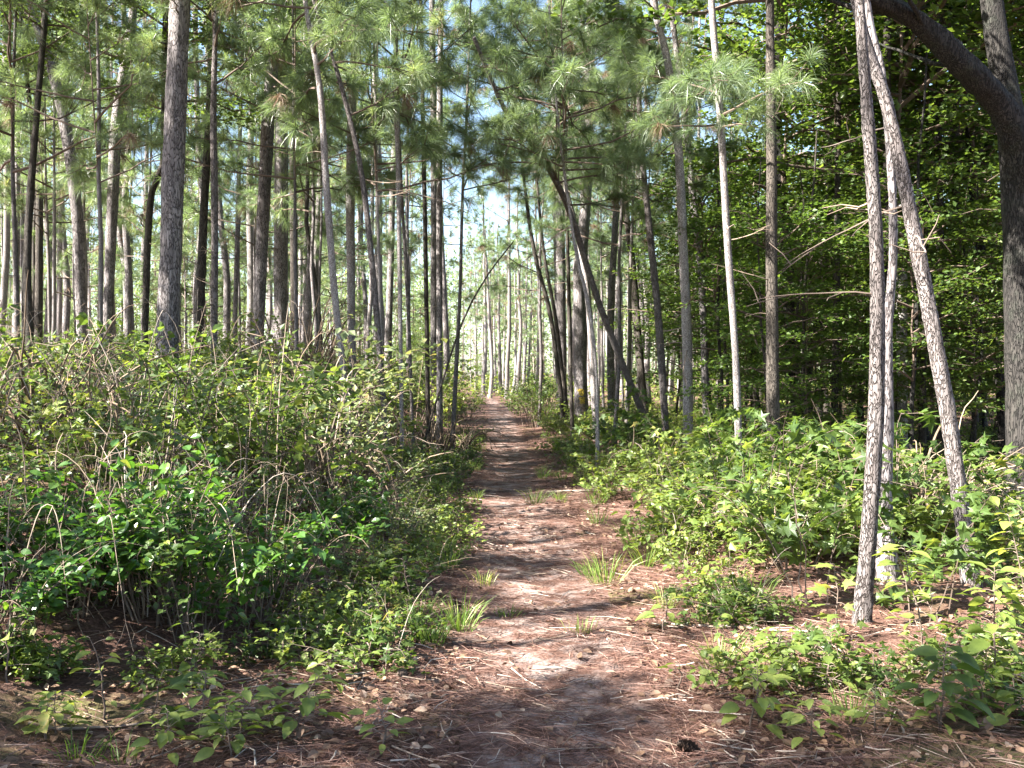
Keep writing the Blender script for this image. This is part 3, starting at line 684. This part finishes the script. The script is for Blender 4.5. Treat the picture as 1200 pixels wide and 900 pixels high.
# ------------------------------------------------------------------ undergrowth
def shrub_mesh(seed, H, Rad, nst, per, ls, kind, mat, dry=8, fill=.55, shell=.55):
    """upright arching stems from one foot, leaves along their upper parts; plus dry tangle"""
    global rng
    keep = rng; rng = np.random.default_rng(seed)
    st, fo = MB(), MB()
    pos, dr, up = [], [], []
    for i in range(nst):
        a = rng.uniform(0, 6.283); r = Rad * rng.uniform(.15, 1) ** .6; h = H * rng.uniform(.55, 1.05) * (1 - .25 * (r / Rad) ** 2)
        k = 8; s = np.linspace(0, 1, k)
        foot = np.array([math.cos(a), math.sin(a), 0]) * r * .3
        P = foot + np.column_stack([math.cos(a) * r * .75 * s ** 1.5, math.sin(a) * r * .75 * s ** 1.5, h * (s - .18 * s ** 3)]) + np.cumsum(rng.normal(size=(k, 3)) * .018, 0)
        P[0] = foot - [0, 0, .06]
        tube(st, P, np.linspace(.007, .002, k), 4, 0, rng.uniform(0, .8), cap=False)
        for q in range(rng.integers(4, 8)):
            u = rng.uniform(1 - fill, 1); j = min(k - 2, int(u * (k - 1))); b0 = P[j] + (P[j + 1] - P[j]) * (u * (k - 1) - j)
            d = nrm(np.array([math.cos(a), math.sin(a), .25]) * .6 + rng.normal(size=3) * [.8, .8, .5]); ln = rng.uniform(.12, .38) * (H + .5) * .6
            tip = b0 + d * ln
            tube(st, np.array([b0, b0 + d * ln * .5 + [0, 0, .02], tip]), [.0035, .0025, .0015], 3, 0, rng.uniform(0, .8), cap=False)
            n = max(2, int(per * ln)); w = rng.uniform(.15, 1.05, n)[:, None]
            pos.append(b0 + (tip - b0) * w + rng.normal(size=(n, 3)) * .035)
            dr.append(d * .5 + rng.normal(size=(n, 3)) * [1, 1, .5] + [0, 0, -.1]); up.append([0, 0, 1.] + rng.normal(size=(n, 3)) * .45)
    pos = np.concatenate(pos); n = len(pos)
    tn = np.clip(rng.normal(.45, .2, n), 0, .9) + (rng.uniform(size=n) > .95) * .5
    leaves(fo, pos, np.concatenate(dr), np.concatenate(up), ls * rng.uniform(.55, 1.2, n), kind, 0, np.clip(tn, 0, 1))
    for i in range(dry):
        a = rng.uniform(0, 6.283); r = Rad * rng.uniform(.2, 1.05); k = 14; s = np.linspace(0, 1, k); b = a + rng.uniform(-1.5, 1.5)
        P = np.column_stack([math.cos(a) * r * .4 + math.cos(b) * r * s, math.sin(a) * r * .4 + math.sin(b) * r * s, H * rng.uniform(.35, .95) * np.sin(s * rng.uniform(1.6, 3.0)) ])
        P += np.cumsum(np.cumsum(rng.normal(size=(k, 3)) * .007, 0), 0)
        P[:, 2] = np.maximum(P[:, 2], -.03)
        tube(st, P, np.linspace(.0042, .001, k) * rng.uniform(.5, 1.4), 4, 1, rng.uniform(0, .9), cap=False)
        for q in range(rng.integers(1, 4)):
            j = rng.integers(3, k - 1); d = nrm(rng.normal(size=3) + (P[j] - P[j - 1]) * 12); ln = rng.uniform(.05, .22)
            tube(st, np.array([P[j], P[j] + d * ln * .5 + rng.normal(size=3) * .012, P[j] + d * ln]), [.002, .0016, .0008], 3, 1, rng.uniform(.1, .9), cap=False)
    a = mesh_of(st, 'stem_tangle', [M['twig'], M['dry_twig']]); b = mesh_of(fo, 'foliage', [M[mat]])
    rng = keep
    return a, b
SH_BANK = [shrub_mesh(600 + i, (1.35, 1.2, 1.5, 1.1, 1.4, 1.25, 1.3)[i], .75, (15, 13, 12, 16, 11, 14, 10)[i], (70, 80, 50, 95, 40, 62, 36)[i], (.055, .045, .07, .038, .085, .055, .08)[i], ('kite', 'kite', 'oval', 'kite', 'oval', 'kite', 'star')[i], ('broadleaf', 'dull_leaf', 'bright_leaf', 'dull_leaf', 'broadleaf', 'pale_leaf', 'bright_leaf')[i], dry=(10, 20, 8, 26, 6, 14, 6)[i]) for i in range(7)]
SH_GLOSSY = [shrub_mesh(620 + i, 1.05, .8, 16, 62, .08, 'oval', 'glossy_leaf', dry=26, fill=.62) for i in range(3)]
SH_RIGHT = [shrub_mesh(640 + i, .8, .6, 9, 42, .085, 'star' if i % 2 else 'oval', 'bright_leaf', dry=4, fill=.75) for i in range(5)]
SH_LOW = [shrub_mesh(660 + i, .4, .45, 7, 60, .07, ('oval', 'star')[i % 2], ('bright_leaf', 'broadleaf')[i % 2], dry=3, fill=.85) for i in range(4)]
SH_GUM = [shrub_mesh(680 + i, 1.75, .55, 4, 34, .115, 'star', ('broadleaf', 'bright_leaf')[i % 2], dry=0, fill=.8) for i in range(3)]
def shrub(name, kind, x, y, label, sc=1.0, group=None, cat='shrub'):
    e = empty(name, (x, y, gz(x, y)), random.uniform(0, 6.28)); tag(e, label, cat, group)
    a, b = kind
    child('stem_tangle', a, e, sc=sc); child('foliage', b, e, sc=sc)
    return e
bp = []
def ok(x, y, d):
    for a, b in bp:
        if (a - x) ** 2 + (b - y) ** 2 < d * d: return False
    bp.append((x, y)); return True
# left bank
n = 0
for t in range(4000):
    y = 5.6 + 34 * random.random() ** 1.5; x = float(pathx(y)) - ((1.55 if y < 8 else 1.2) + random.random() ** .9 * (3.0 + .42 * y))
    if x < -.56 * y - 1: continue
    if y < 7 and x > -1.7: continue
    if not ok(x, y, .62 + .012 * y): continue
    edge = x > pathx(y) - 1.9
    sc = (random.uniform(.55, .8) if edge else random.uniform(.8, 1.18)) * (1.0 + .004 * y)
    sc *= .85 if y < 7.2 else random.choice((1.0, 1.05, 1.1, 1.2))
    sc *= 1 + .22 * math.sin(x * 1.15 + 1.2 * math.sin(y * .8)) * math.cos(y * .9 + .5) + .035 * max(0, -x - 3) * (y < 14)
    shrub('bank_shrub', random.choice(SH_BANK), x, y, 'small-leaved shrub edging the path at the foot of the left bank' if edge else 'small-leaved shrub massed with its like on top of the left bank', sc, 'shrubs edging the path on the left' if edge else 'shrubs massed on the left bank')
    n += 1
    if n >= 150: break
def brush_heap(label, u, Y, Rd, H, n):
    x = (u - 600) / F * Y; e = MB()
    for i in range(n):
        k = 10; q = np.linspace(0, 1, k); a = rng.uniform(0, 6.28); b = a + rng.uniform(-1.2, 1.2); r = Rd * rng.uniform(0, .7)
        P = np.column_stack([math.cos(a) * r + math.cos(b) * q * Rd * .8, math.sin(a) * r + math.sin(b) * q * Rd * .8, H * rng.uniform(.3, 1.05) * np.sin(.25 + q * rng.uniform(1.2, 2.7)) * (1 - .5 * r / Rd)])
        P += np.cumsum(np.cumsum(rng.normal(size=(k, 3)) * .014, 0), 0); P[:, 2] = np.maximum(P[:, 2], -.02)
        tube(e, P, np.linspace(.012, .003, k) * rng.uniform(.5, 1.6), 4, 0, rng.uniform(0, .75), cap=False)
    o = e.build('brush_heap', [M['brush']]); o.location = (x, Y, gz(x, Y)); tag(o, label, 'brush heap')
M['brush'] = leaf_mat('brush', [(0, (.07, .05, .035)), (.6, (.18, .13, .09)), (1, (.32, .27, .21))], 0, rough=.8, spec=.2)
brush_heap('tall tangled heap of brown dead brush beside the dark pines', 352, 17, 1.1, 2.3, 200)
brush_heap('low brown brush tangle in the shrubs nearest the left edge', 40, 8.2, .8, 1.1, 110)
brush_heap('brown dry tangle on the bank right of the vine mounds', 380, 9.6, .7, .95, 70)
brush_heap('fallen dry brush by the path edge at the foot of the pine trio', 520, 19, .7, 1.0, 70)
brush_heap('grey-brown brush pile under the leaning near pine', 1085, 9.5, .8, .75, 130)
for i, (u, Y, s, lab) in enumerate([(60, 5.5, .95, 'glossy green vine mound with dry stems at the left edge of the photo'), (175, 5.75, 1.0, 'tallest glossy vine mound, its sunlit top nearest the camera'), (290, 6.2, .85, 'glossy vine mound with grey curling stems nearest the path'), (-20, 4.9, .8, 'shaded vine mound cut off by the left frame edge'), (390, 8.3, .75, 'lone glossy shrub reaching the path edge behind the seedlings')]):
    p = at(u, 500, Y); shrub('vine_shrub', SH_GLOSSY[i % 3], p[0], Y, lab, s)
# right side
def bare(x, y):
    return 1.7 < x < 3.5 and 5.0 < y < 7.5
bp = []
n = 0
for t in range(4000):
    y = 6.6 + 30 * random.random() ** 1.4; x = float(pathx(y)) + .95 + .010 * y + random.random() ** 1.3 * (1.2 + .22 * y)
    if (y < 8 and x < 1.25) or bare(x, y): continue
    if not ok(x, y, .42 + .014 * y): continue
    sc = random.uniform(.6, 1.15) * (.75 if x < pathx(y) + 1.7 else 1.1)
    shrub('leafy_shrub', random.choice(SH_RIGHT), x, y, 'sunlit yellow-green sapling shrub in the thicket right of the path', sc, 'sapling shrubs right of the path')
    n += 1
    if n >= 110: break
for t in range(20):
    y = random.uniform(7.8, 17); x = float(pathx(y)) + 1.5 + random.random() * (.8 + .24 * y)
    shrub('sweetgum_sapling', SH_GUM[t % 3], x, y, 'slim star-leaved sapling standing in the thicket right of the path', random.uniform(.6, 1.15), 'star-leaved saplings in the right thicket', cat='sapling')
n = 0
for t in range(3000):
    y = 5.5 + 24 * random.random() ** 1.2; x = float(pathx(y)) + 1.0 + random.random() * (.8 + .45 * y)
    if bare(x, y) or not ok(x, y, .34): continue
    shrub('low_shrub', random.choice(SH_LOW), x, y, 'knee-high leafy sprout on the forest floor right of the path', random.uniform(.6, 1.2), 'low sprouts right of the path'); n += 1
    if n >= 110: break
for t in range(38):
    y = random.uniform(4.4, 7.2); x = float(pathx(y)) + .85 + random.random() ** .8 * (.25 + .30 * y)
    if bare(x, y): continue
    shrub('low_shrub', SH_LOW[t % 4], x, y, 'knee-high leafy sprout on the forest floor right of the path', random.uniform(.5, .95), 'low sprouts right of the path')
for t in range(9):
    y = random.uniform(5.4, 7.4); x = float(pathx(y)) - .8 - random.random() * .9
    shrub('low_shrub', SH_LOW[t % 4], x, y, 'knee-high leafy sprout along the left edge of the path', random.uniform(.4, .75), 'low sprouts left of the path')
for u, Y, sc, lab in [(95, 9.0, .8, 'tall broad-leaved sapling rising above the left bank shrubs'), (215, 10.5, .8, 'leafy sapling in front of the stoutest pine on the bank'), (330, 9.5, .85, 'bright sapling on the bank below the brown brush heap'), (455, 13.5, .9, 'sapling at the foot of the slim arching pine'), (150, 6.9, .75, 'leafy sapling growing out of the tallest glossy vine mound')]:
    p = at(u, 400, Y); shrub('bank_sapling', SH_GUM[int(Y) % 2], p[0], Y, lab, sc, cat='sapling')
for t in range(7):
    y = random.uniform(4.8, 5.6); x = random.uniform(-.53 * y, -.25 * y)
    shrub('low_shrub', SH_LOW[t % 4], x, y, 'small leafy sprout in the shaded litter below the vine mounds', random.uniform(.4, .8), 'sprouts below the vine mounds')
n = 0
for t in range(2000):
    y = 5.2 + 20 * random.random() ** 1.3; x = float(pathx(y)) - (.82 if y < 8 else .66) - random.random() * .7
    if not ok(x, y, .4): continue
    shrub('low_shrub', random.choice(SH_LOW), x, y, 'knee-high leafy sprout along the left edge of the path', random.uniform(.45, .9), 'low sprouts left of the path'); n += 1
    if n >= 60: break
for i, (u, Y, s, lab) in enumerate([(955, 6.6, 1.0, 'tall star-leaved sapling just left of the near crossing pines'), (900, 8.2, 1.05, 'star-leaved sapling standing before the black-shaded hardwood'), (1085, 6.0, .8, 'star-leaved sapling between the two near pines'), (850, 9.5, .95, 'star-leaved sapling beneath the slender bright pine'), (1000, 9.0, 1.1, 'star-leaved sapling behind the near upright pine'), (634, 33, 1.5, 'rounded dark green bush beside the path near its far end'), (615, 40, 1.5, 'smaller rounded bush where the path disappears'), (628, 30, 1.25, 'low dark bush at the path edge before the round one'), (642, 37, 1.6, 'dark leafy bush tucked behind the round bush')]):
    p = at(u, 500, Y)
    shrub('round_bush' if 'bush' in lab else 'sweetgum_sapling', SH_GUM[i % 3] if 'bush' not in lab else SH_BANK[0], p[0], Y, lab, s, cat='bush' if 'bush' in lab else 'sapling')

# ---- large-leaved seedlings in the foreground
def seedling(label, u, v, Y, H, nl, ls, kind='broad', mat='bright_leaf', lean=(0, 0), name='seedling', tmean=.4):
    x = (u - 600) / F * Y; z = gz(x, Y)
    e = empty(name, (x, Y, z)); tag(e, label, 'plant')
    st, fo = MB(), MB(); k = 7; s = np.linspace(0, 1, k)
    P = np.column_stack([lean[0] * s ** 1.4, lean[1] * s ** 1.4, H * s - .04 * (s == 0)]) + np.cumsum(rng.normal(size=(k, 3)) * .008, 0)
    tube(st, P, np.linspace(.006, .002, k), 6, 0, .5)
    pos, dr, up = [], [], []
    for i in range(nl):
        f = .2 + .8 * (i + 1) / nl; a = i * 2.4 + rng.normal() * .4
        j = min(k - 2, int(f * (k - 1))); b = P[j] + (P[j + 1] - P[j]) * (f * (k - 1) - j)
        pt = rng.uniform(.03, .10) * (1.6 - f)
        d = np.array([math.cos(a), math.sin(a), rng.uniform(-.15, .45)])
        c = b + d * pt
        tube(st, np.array([b, (b + c) / 2 + [0, 0, .005], c]), [.002, .0017, .0012], 4, 0, .8, cap=False)
        pos.append(c); dr.append(d + [0, 0, -.3]); up.append(np.array([0, 0, 1.]) + rng.normal(size=3) * .3)
    leaves(fo, np.array(pos), np.array(dr), np.array(up), 1.0 * ls * rng.uniform(.45, 1.15, nl), kind, 0, np.clip(rng.normal(tmean, .16, nl), 0, 1))
    st.build('stem', [M['twig']], e, True); fo.build('foliage', [M[mat]], e, True)
seedling('thin upright seedling with pale yellowing leaves in the lower left litter', 122, 0, 4.5, .34, 10, .085, tmean=.85, lean=(-.06, 0))
seedling('bushy oval-leaved seedling at the bottom left, leaves spread low', 235, 0, 4.25, .30, 26, .115, tmean=.5)
seedling('shaded star-leaved seedling just left of the bushy oval-leaved one', 185, 0, 4.35, .26, 9, .14, 'star', 'broadleaf')
seedling('oval-leaved seedling leaning toward the path at the bottom', 345, 0, 4.3, .27, 24, .105, lean=(.12, 0), tmean=.5)
seedling('low seedling with rounded leaves at the path verge in the bottom middle', 450, 0, 4.2, .16, 16, .08, tmean=.55)
seedling('pale-leaved seedling cut by the left edge near the bottom', 8, 0, 4.6, .36, 9, .10, tmean=.7)
seedling('squat yellow-green seedling in the bottom left corner litter', 62, 0, 4.25, .17, 10, .10, tmean=.85)
seedling('seedling with three-part leaves in shade below the vine mounds', 215, 0, 5.0, .42, 8, .10, mat='broadleaf')
seedling('lone big-leaved yellow-green seedling at the right verge of the path', 778, 0, 6.1, .26, 11, .115, tmean=.75)
seedling('small sprig with round leaves on the right edge of the trail', 795, 0, 5.0, .17, 10, .06, tmean=.5)
seedling('large-leaved bush plant filling the bottom right corner', 1160, 0, 4.6, .62, 46, .125, tmean=.6, name='leafy_plant')
seedling('pale large-leaved plant reaching in from the right edge', 1215, 0, 4.9, .75, 36, .12, tmean=.75, lean=(-.12, 0), name='leafy_plant')
seedling('arching plant with wide yellowish leaves below the leaning near pine', 1085, 0, 5.1, .60, 34, .115, tmean=.65, lean=(-.1, 0), name='leafy_plant')
seedling('shaded large-leaved plant at the very bottom right', 1110, 0, 4.15, .36, 30, .115, mat='broadleaf', name='leafy_plant')
seedling('star-leaved seedling in front of the near upright pine foot', 985, 0, 5.6, .42, 16, .10, 'star', tmean=.6)
seedling('low star-leaved seedling between path and near upright pine', 930, 0, 5.1, .22, 12, .08, 'star', tmean=.5)
seedling('leafy seedling in the left verge shade by the grass tuft', 478, 0, 6.9, .34, 16, .07, mat='broadleaf')
seedling('bright seedling beside the vine mound nearest the path', 435, 0, 7.4, .5, 20, .075, tmean=.6)
seedling('three-leaved sprig on the left verge above the bottom seedling', 425, 0, 5.6, .3, 9, .07, mat='broadleaf')

def copies(src, spots, label, group):
    for x, y, sc in spots:
        o = src.copy(); COL.objects.link(o); o.location = (x, y, gz(x, y)); o.rotation_euler = (0, 0, random.uniform(0, 6.28)); o.scale = (sc,) * 3
        o['label'] = label; o['group'] = group
        for ch in src.children:
            d = ch.copy(); COL.objects.link(d); d.parent = o
SD = [o for o in bpy.data.objects if o.get('category') == 'plant']
bushy = [o for o in SD if o['label'].startswith('bushy')][0]; low = [o for o in SD if o['label'].startswith('low seedling')][0]
copies(bushy, [(random.uniform(-2.3, -.75), random.uniform(4.0, 5.0), random.uniform(.55, .9)) for i in range(9)], 'small oval-leaved seedling scattered in the litter of the bottom left corner', 'seedlings in the bottom left corner')
copies(bushy, [(random.uniform(1.05, 2.3), random.uniform(3.95, 5.0), random.uniform(.6, 1.05)) for i in range(11)], 'small oval-leaved seedling crowded into the bottom right corner', 'seedlings in the bottom right corner')
copies(low, [(random.uniform(-1.2, -.6), random.uniform(4.2, 6.5), random.uniform(.6, 1)) for i in range(6)], 'tiny low seedling at the left verge of the near trail', 'tiny seedlings at the left verge')
# ---- grass tufts
def grass(label, u, Y, H, nb, group=None, green=.4):
    x = (u - 600) / F * Y
    mb = MB(); a = rnd(nb, 0, 6.28); r = rnd(nb, 0, .09)
    pos = np.column_stack([np.cos(a) * r, np.sin(a) * r, np.full(nb, -.01)])
    d = np.column_stack([np.cos(a) * rnd(nb, .1, .8), np.sin(a) * rnd(nb, .1, .8), np.ones(nb)])
    needles(mb, pos, d, H * rnd(nb, .5, 1.15), .005, 0, np.clip(rng.normal(green, .25, nb), 0, 1), droop=.3)
    o = mb.build('grass_tuft', [M['grass']]); o.location = (x, Y, gz(x, Y)); tag(o, label, 'grass tuft', group)
grass('dry pale grass tuft on the left verge of the path', 518, 8.6, .34, 60, green=.85)
grass('thin wispy grass tuft in the sunlit middle of the trail', 566, 7.6, .2, 40, green=.7)
grass('fresh green grass tuft on the right verge of the path', 692, 7.9, .22, 60, green=.25)
grass('sparse bent grass tuft near the right side of the worn trail', 680, 6.2, .16, 36, green=.75)
grass('small green tuft beside the fallen twig on the trail', 595, 6.6, .14, 40, green=.45)
grass('grass tuft at the trail edge near the path bend', 627, 12.4, .35, 60, green=.6)
grass('grass tuft below the white-lit shrubs on the right verge', 700, 10.6, .3, 50, green=.5)
grass('grass tuft under the star-leaved sapling at right', 880, 6.6, .42, 70, green=.4)
grass('short grass blades in the bottom left litter', 90, 4.1, .22, 26, green=.3)
grass('short grass blades below the oval-leaved seedlings', 140, 4.05, .2, 20, green=.3)
grass('wispy grass blades left of the worn trail in shade', 500, 6.0, .2, 30, green=.5)
grass('little grass tuft at the lower right beside the plants', 1000, 4.4, .26, 40, green=.4)

GR = [bpy.data.objects[n].data for n in ('grass_tuft.003', 'grass_tuft.005', 'grass_tuft.006', 'grass_tuft.007')]
for t in range(32):
    y = random.uniform(5.2, 17); sd = random.choice((-1, 1)); x = float(pathx(y)) + sd * (.5 + random.random() * .7)
    o = bpy.data.objects.new('grass_tuft', GR[t % 4]); COL.objects.link(o); o.location = (x, y, gz(x, y)); o.rotation_euler = (0, 0, random.uniform(0, 6)); o.scale = (random.uniform(.7, 1.2),) * 3
    tag(o, 'thin scattered grass tuft along the ' + ('left' if sd < 0 else 'right') + ' verge of the trail', 'grass tuft', 'grass tufts along the ' + ('left' if sd < 0 else 'right') + ' verge')
# ---- fallen sticks and cones on the floor
def stick(label, u, v, L, ang, r=.012, mat='dry_twig', tint=.4):
    Y = F * CAMZ / (v - HOR); x = (u - 600) / F * Y
    mb = MB(); k = 7; s = np.linspace(-.5, .5, k)
    P = np.column_stack([s * L * math.cos(ang), s * L * math.sin(ang), np.zeros(k)]) + np.cumsum(rng.normal(size=(k, 3)) * .02 * L, 0) * [1, 1, .3]
    P[:, 2] = ground(x + P[:, 0], Y + P[:, 1]) - gz(x, Y) + r * .8
    tube(mb, P, np.linspace(r, r * .4, k), 6, 0, tint)
    for q in range(2):
        i = random.randint(1, 4); d = np.array([math.cos(ang + .7 - 1.4 * q), math.sin(ang + .7 - 1.4 * q), .15]); tube(mb, np.array([P[i], P[i] + d * L * .12, P[i] + d * L * .25]), [r * .5, r * .35, r * .2], 5, 0, tint)
    o = mb.build('fallen_stick', [M[mat]], smooth=True); o.location = (x, Y, gz(x, Y)); tag(o, label, 'stick')
stick('dark curved stick lying on the left side of the trail', 558, 748, .34, .5, .016, 'twig', .2)
stick('pale stick across the right verge by the low shrubs', 680, 578, .9, -.3, .02, tint=.9)
stick('dark fallen branch lying across the trail ahead', 600, 573, 1.3, .15, .018, 'twig', .1)
stick('short pale chip-like stick in the middle of the trail', 640, 775, .16, 0, .014, tint=1)
stick('thin twig pointing up the trail on its left edge', 470, 690, .5, 1.2, .007)
stick('long grey stick in the litter below the right shrubs', 860, 745, .9, -.5, .012, tint=.9)
stick('broken twig near the pine cone at the bottom', 740, 880, .3, .3, .006)
stick('grey twig in the lower left leaf litter', 330, 812, .6, .9, .008, tint=.8)
stick('bent dry branch leaning in litter at bottom left', 150, 850, .8, .4, .010, tint=.5)
stick('slim twig lying left of the bottom middle seedling', 440, 800, .35, -.2, .007, tint=.7)
def cone(label, u, v, s=1.0):
    Y = F * CAMZ / (v - HOR); x = (u - 600) / F * Y
    mb = MB()
    tube(mb, np.array([[-.04, 0, 0], [0, 0, 0], [.045, 0, 0]]), [.012, .016, .006], 8, 0, .1)
    pos, dr, up = [], [], []
    for i in range(90):
        t = i / 90; a = i * 2.4; rr = .016 * math.sin(.5 + 2.4 * t)
        p = np.array([-.045 + .09 * t, math.cos(a) * rr * .4, math.sin(a) * rr * .4]); pos.append(p)
        dr.append([.55, math.cos(a), math.sin(a)]); up.append([1, -math.cos(a) * .3, -math.sin(a) * .3])
    leaves(mb, np.array(pos), np.array(dr), np.array(up), np.array([.032 * math.sin(.45 + 2.3 * i / 90) for i in range(90)]), 'kite', 0, None, 1.2)
    o = mb.build('pine_cone', [M['cone']]); o.location = (x, Y, gz(x, Y) + .03); o.rotation_euler = (.3, .2, random.uniform(0, 6)); o.scale = (s,) * 3
    tag(o, label, 'pine cone')
cone('dark pine cone at the bottom of the trail, right side', 806, 876, 1.15)
cone('pine cone lying at the left trail edge below the dry grass', 534, 712, 1.1)
cone('small pine cone in shaded litter on the left verge', 470, 800, .9)

# ---- litter: pine straw and dead leaves (nobody could count them)
def litter():
    mb = MB(); n = 110000
    y = 2.6 + 26 * rnd(n) ** 2.0; x = pathx(y) + rng.normal(size=n) * (1.0 + .05 * y)
    dx = np.abs(x - pathx(y)); keep = rnd(n) < np.where(dx < .45, .55 + .3 * np.sin(y * 3 + x * 4), 1.0)
    x, y = x[keep], y[keep]; n = len(x)
    a = rnd(n, 0, 6.28)
    d = np.column_stack([np.cos(a), np.sin(a), rng.normal(size=n) * .10])
    z = ground(x, y) + .010 + rnd(n, 0, .018)
    needles(mb, np.column_stack([x, y, z]), d, rnd(n, .09, .2), .0028, 0, np.clip(rng.normal(.5, .25, n), 0, 1), droop=.02)
    o = mb.build('pine_straw', [M['straw']]); o['kind'] = 'stuff'
    mb = MB(); n = 26000
    y = 2.8 + 36 * rnd(n) ** 1.7; x = pathx(y) + rng.normal(size=n) * (1.6 + .17 * y)
    keep = (np.abs(x - pathx(y)) > .5) | (rnd(n) < .18)
    x, y = x[keep], y[keep]; n = len(x)
    d = np.column_stack([rng.normal(size=n), rng.normal(size=n), rng.normal(size=n) * .25])
    leaves(mb, np.column_stack([x, y, ground(x, y) + .012 + rnd(n, 0, .03)]), d, [0, 0, 1.] + rng.normal(size=(n, 3)) * .45, rnd(n, .025, .065), 'oval', 0, rnd(n) ** 1.8)
    o = mb.build('leaf_litter', [M['litter_leaf']]); o['kind'] = 'stuff'
    mb = MB(); n = 1500
    y = 3 + 18 * rnd(n) ** 1.6; x = pathx(y) + rng.normal(size=n) * (1.1 + .12 * y)
    for px, py in zip(x, y):
        L = random.uniform(.06, .3); a = random.uniform(0, 6.28); b = a + random.uniform(-.5, .5)
        q = np.array([[px, py], [px + math.cos(a) * L / 2, py + math.sin(a) * L / 2], [px + (math.cos(a) + math.cos(b)) * L / 2, py + (math.sin(a) + math.sin(b)) * L / 2]])
        tube(mb, np.column_stack([q, ground(q[:, 0], q[:, 1]) + .015 + rnd(3, 0, .02)]), np.array([1, .8, .5]) * random.uniform(.002, .005), 4, 0, random.random(), cap=False)
    o = mb.build('twig_litter', [M['dry_twig']]); o['kind'] = 'stuff'
    # low green ground cover between the trees
    mb = MB(); n = 30000
    y = 7 + 55 * rnd(n) ** 1.2; x = pathx(y) + np.where(rnd(n) < .72, 1, -1) * (1.3 + rnd(n) * (2 + .5 * y))
    pat = np.sin(x * 1.3 + 2) * np.cos(y * 1.1) + .6 * np.sin(x * 2.9 + y * 1.7)
    keep = pat > -.25
    x, y = x[keep], y[keep]; n = len(x)
    d = np.column_stack([rng.normal(size=n), rng.normal(size=n), rng.normal(size=n) * .3])
    leaves(mb, np.column_stack([x, y, ground(x, y) + .03 + rnd(n) ** 2 * .28]), d, [0, 0, 1.] + rng.normal(size=(n, 3)) * .4, rnd(n, .05, .11), 'kite', 0, np.clip(rng.normal(.5, .22, n), 0, 1))
    o = mb.build('ground_cover', [M['bright_leaf']]); o['kind'] = 'stuff'
litter()
def far_scrub():
    mb = MB(); n = 700
    y = 34 + 95 * rnd(n) ** .8; x = pathx(y) + (rnd(n) * 2 - 1) * (.55 * y + 4)
    for cx, cy in zip(x, y):
        if abs(cx - float(pathx(cy))) < 1.5 and cy < 62: continue
        k = 46; h = random.uniform(.5, 1.7)
        p = np.array([cx, cy, gz(cx, cy)]) + np.column_stack([rng.normal(size=(k, 2)) * .65, rnd(k) ** .8 * h])
        leaves(mb, p, rng.normal(size=(k, 3)) * [1, 1, .5], [0, 0, 1.] + rng.normal(size=(k, 3)) * .5, rnd(k, .12, .3), 'kite', 0, np.clip(rng.normal(random.uniform(.3, .7), .2, k), 0, 1))
    o = mb.build('undergrowth', [M['bright_leaf']]); o['kind'] = 'stuff'
far_scrub()

def haze():
    b = [(-150, -25, -4), (150, 232, 32)]
    mb = MB(); (x0, y0, z0), (x1, y1, z1) = b
    mb.add([(x0, y0, z0), (x1, y0, z0), (x1, y1, z0), (x0, y1, z0), (x0, y0, z1), (x1, y0, z1), (x1, y1, z1), (x0, y1, z1)],
           [[0, 3, 2, 1], [4, 5, 6, 7], [0, 1, 5, 4], [1, 2, 6, 5], [2, 3, 7, 6], [3, 0, 4, 7]])
    m, nt, N, K = mat_new('haze'); v = N('ShaderNodeVolumePrincipled'); v.inputs['Density'].default_value = .0007; v.inputs['Color'].default_value = (.9, .95, 1, 1); v.inputs['Anisotropy'].default_value = .3
    o = N('ShaderNodeOutputMaterial'); K(v.outputs[0], o.inputs['Volume'])
    h = mb.build('haze', [m]); h['kind'] = 'stuff'
if HAZE: haze()
# ------------------------------------------------------------------ light, camera
EL, AZ = R(41), R(22)
ldir = Vector((math.cos(EL) * math.cos(AZ), math.cos(EL) * math.sin(AZ), -math.sin(EL)))
sun = bpy.data.lights.new('sun', 'SUN'); sun.energy = 5.0; sun.angle = R(.53); sun.color = (1, .95, .86)
so = bpy.data.objects.new('sun', sun); COL.objects.link(so); so.rotation_euler = ldir.to_track_quat('-Z', 'Y').to_euler(); so.location = (-30, -8, 30)
w = bpy.data.worlds.new('World'); scene.world = w; w.use_nodes = True
nt = w.node_tree; bg = nt.nodes['Background']; sky = nt.nodes.new('ShaderNodeTexSky'); sky.sky_type = 'NISHITA'; sky.sun_disc = False
sky.sun_elevation = EL; sky.sun_rotation = math.atan2(-math.cos(AZ), -math.sin(AZ)); sky.air_density = 1.0; sky.dust_density = 1.2; sky.ozone_density = 1
nt.links.new(sky.outputs[0], bg.inputs[0]); bg.inputs[1].default_value = .05
cam = bpy.data.cameras.new('camera'); co = bpy.data.objects.new('camera', cam); COL.objects.link(co); scene.camera = co
cam.sensor_width = 36; cam.lens = 36 * F / 1200; cam.clip_end = 3000; cam.clip_start = .05
co.location = (0, 0, CAMZ); co.rotation_euler = (math.pi / 2 - math.atan(10 / F), 0, 0)
scene.view_settings.view_transform = 'Standard'; scene.view_settings.look = 'None'; scene.view_settings.exposure = 3.1; scene.view_settings.gamma = 1
scene.view_settings.use_curve_mapping = False
c = scene.cycles; c.max_bounces = 5; c.diffuse_bounces = 2; c.glossy_bounces = 2; c.transmission_bounces = 2; c.transparent_max_bounces = 2
c.use_denoising = True; c.caustics_reflective = False; c.caustics_refractive = False
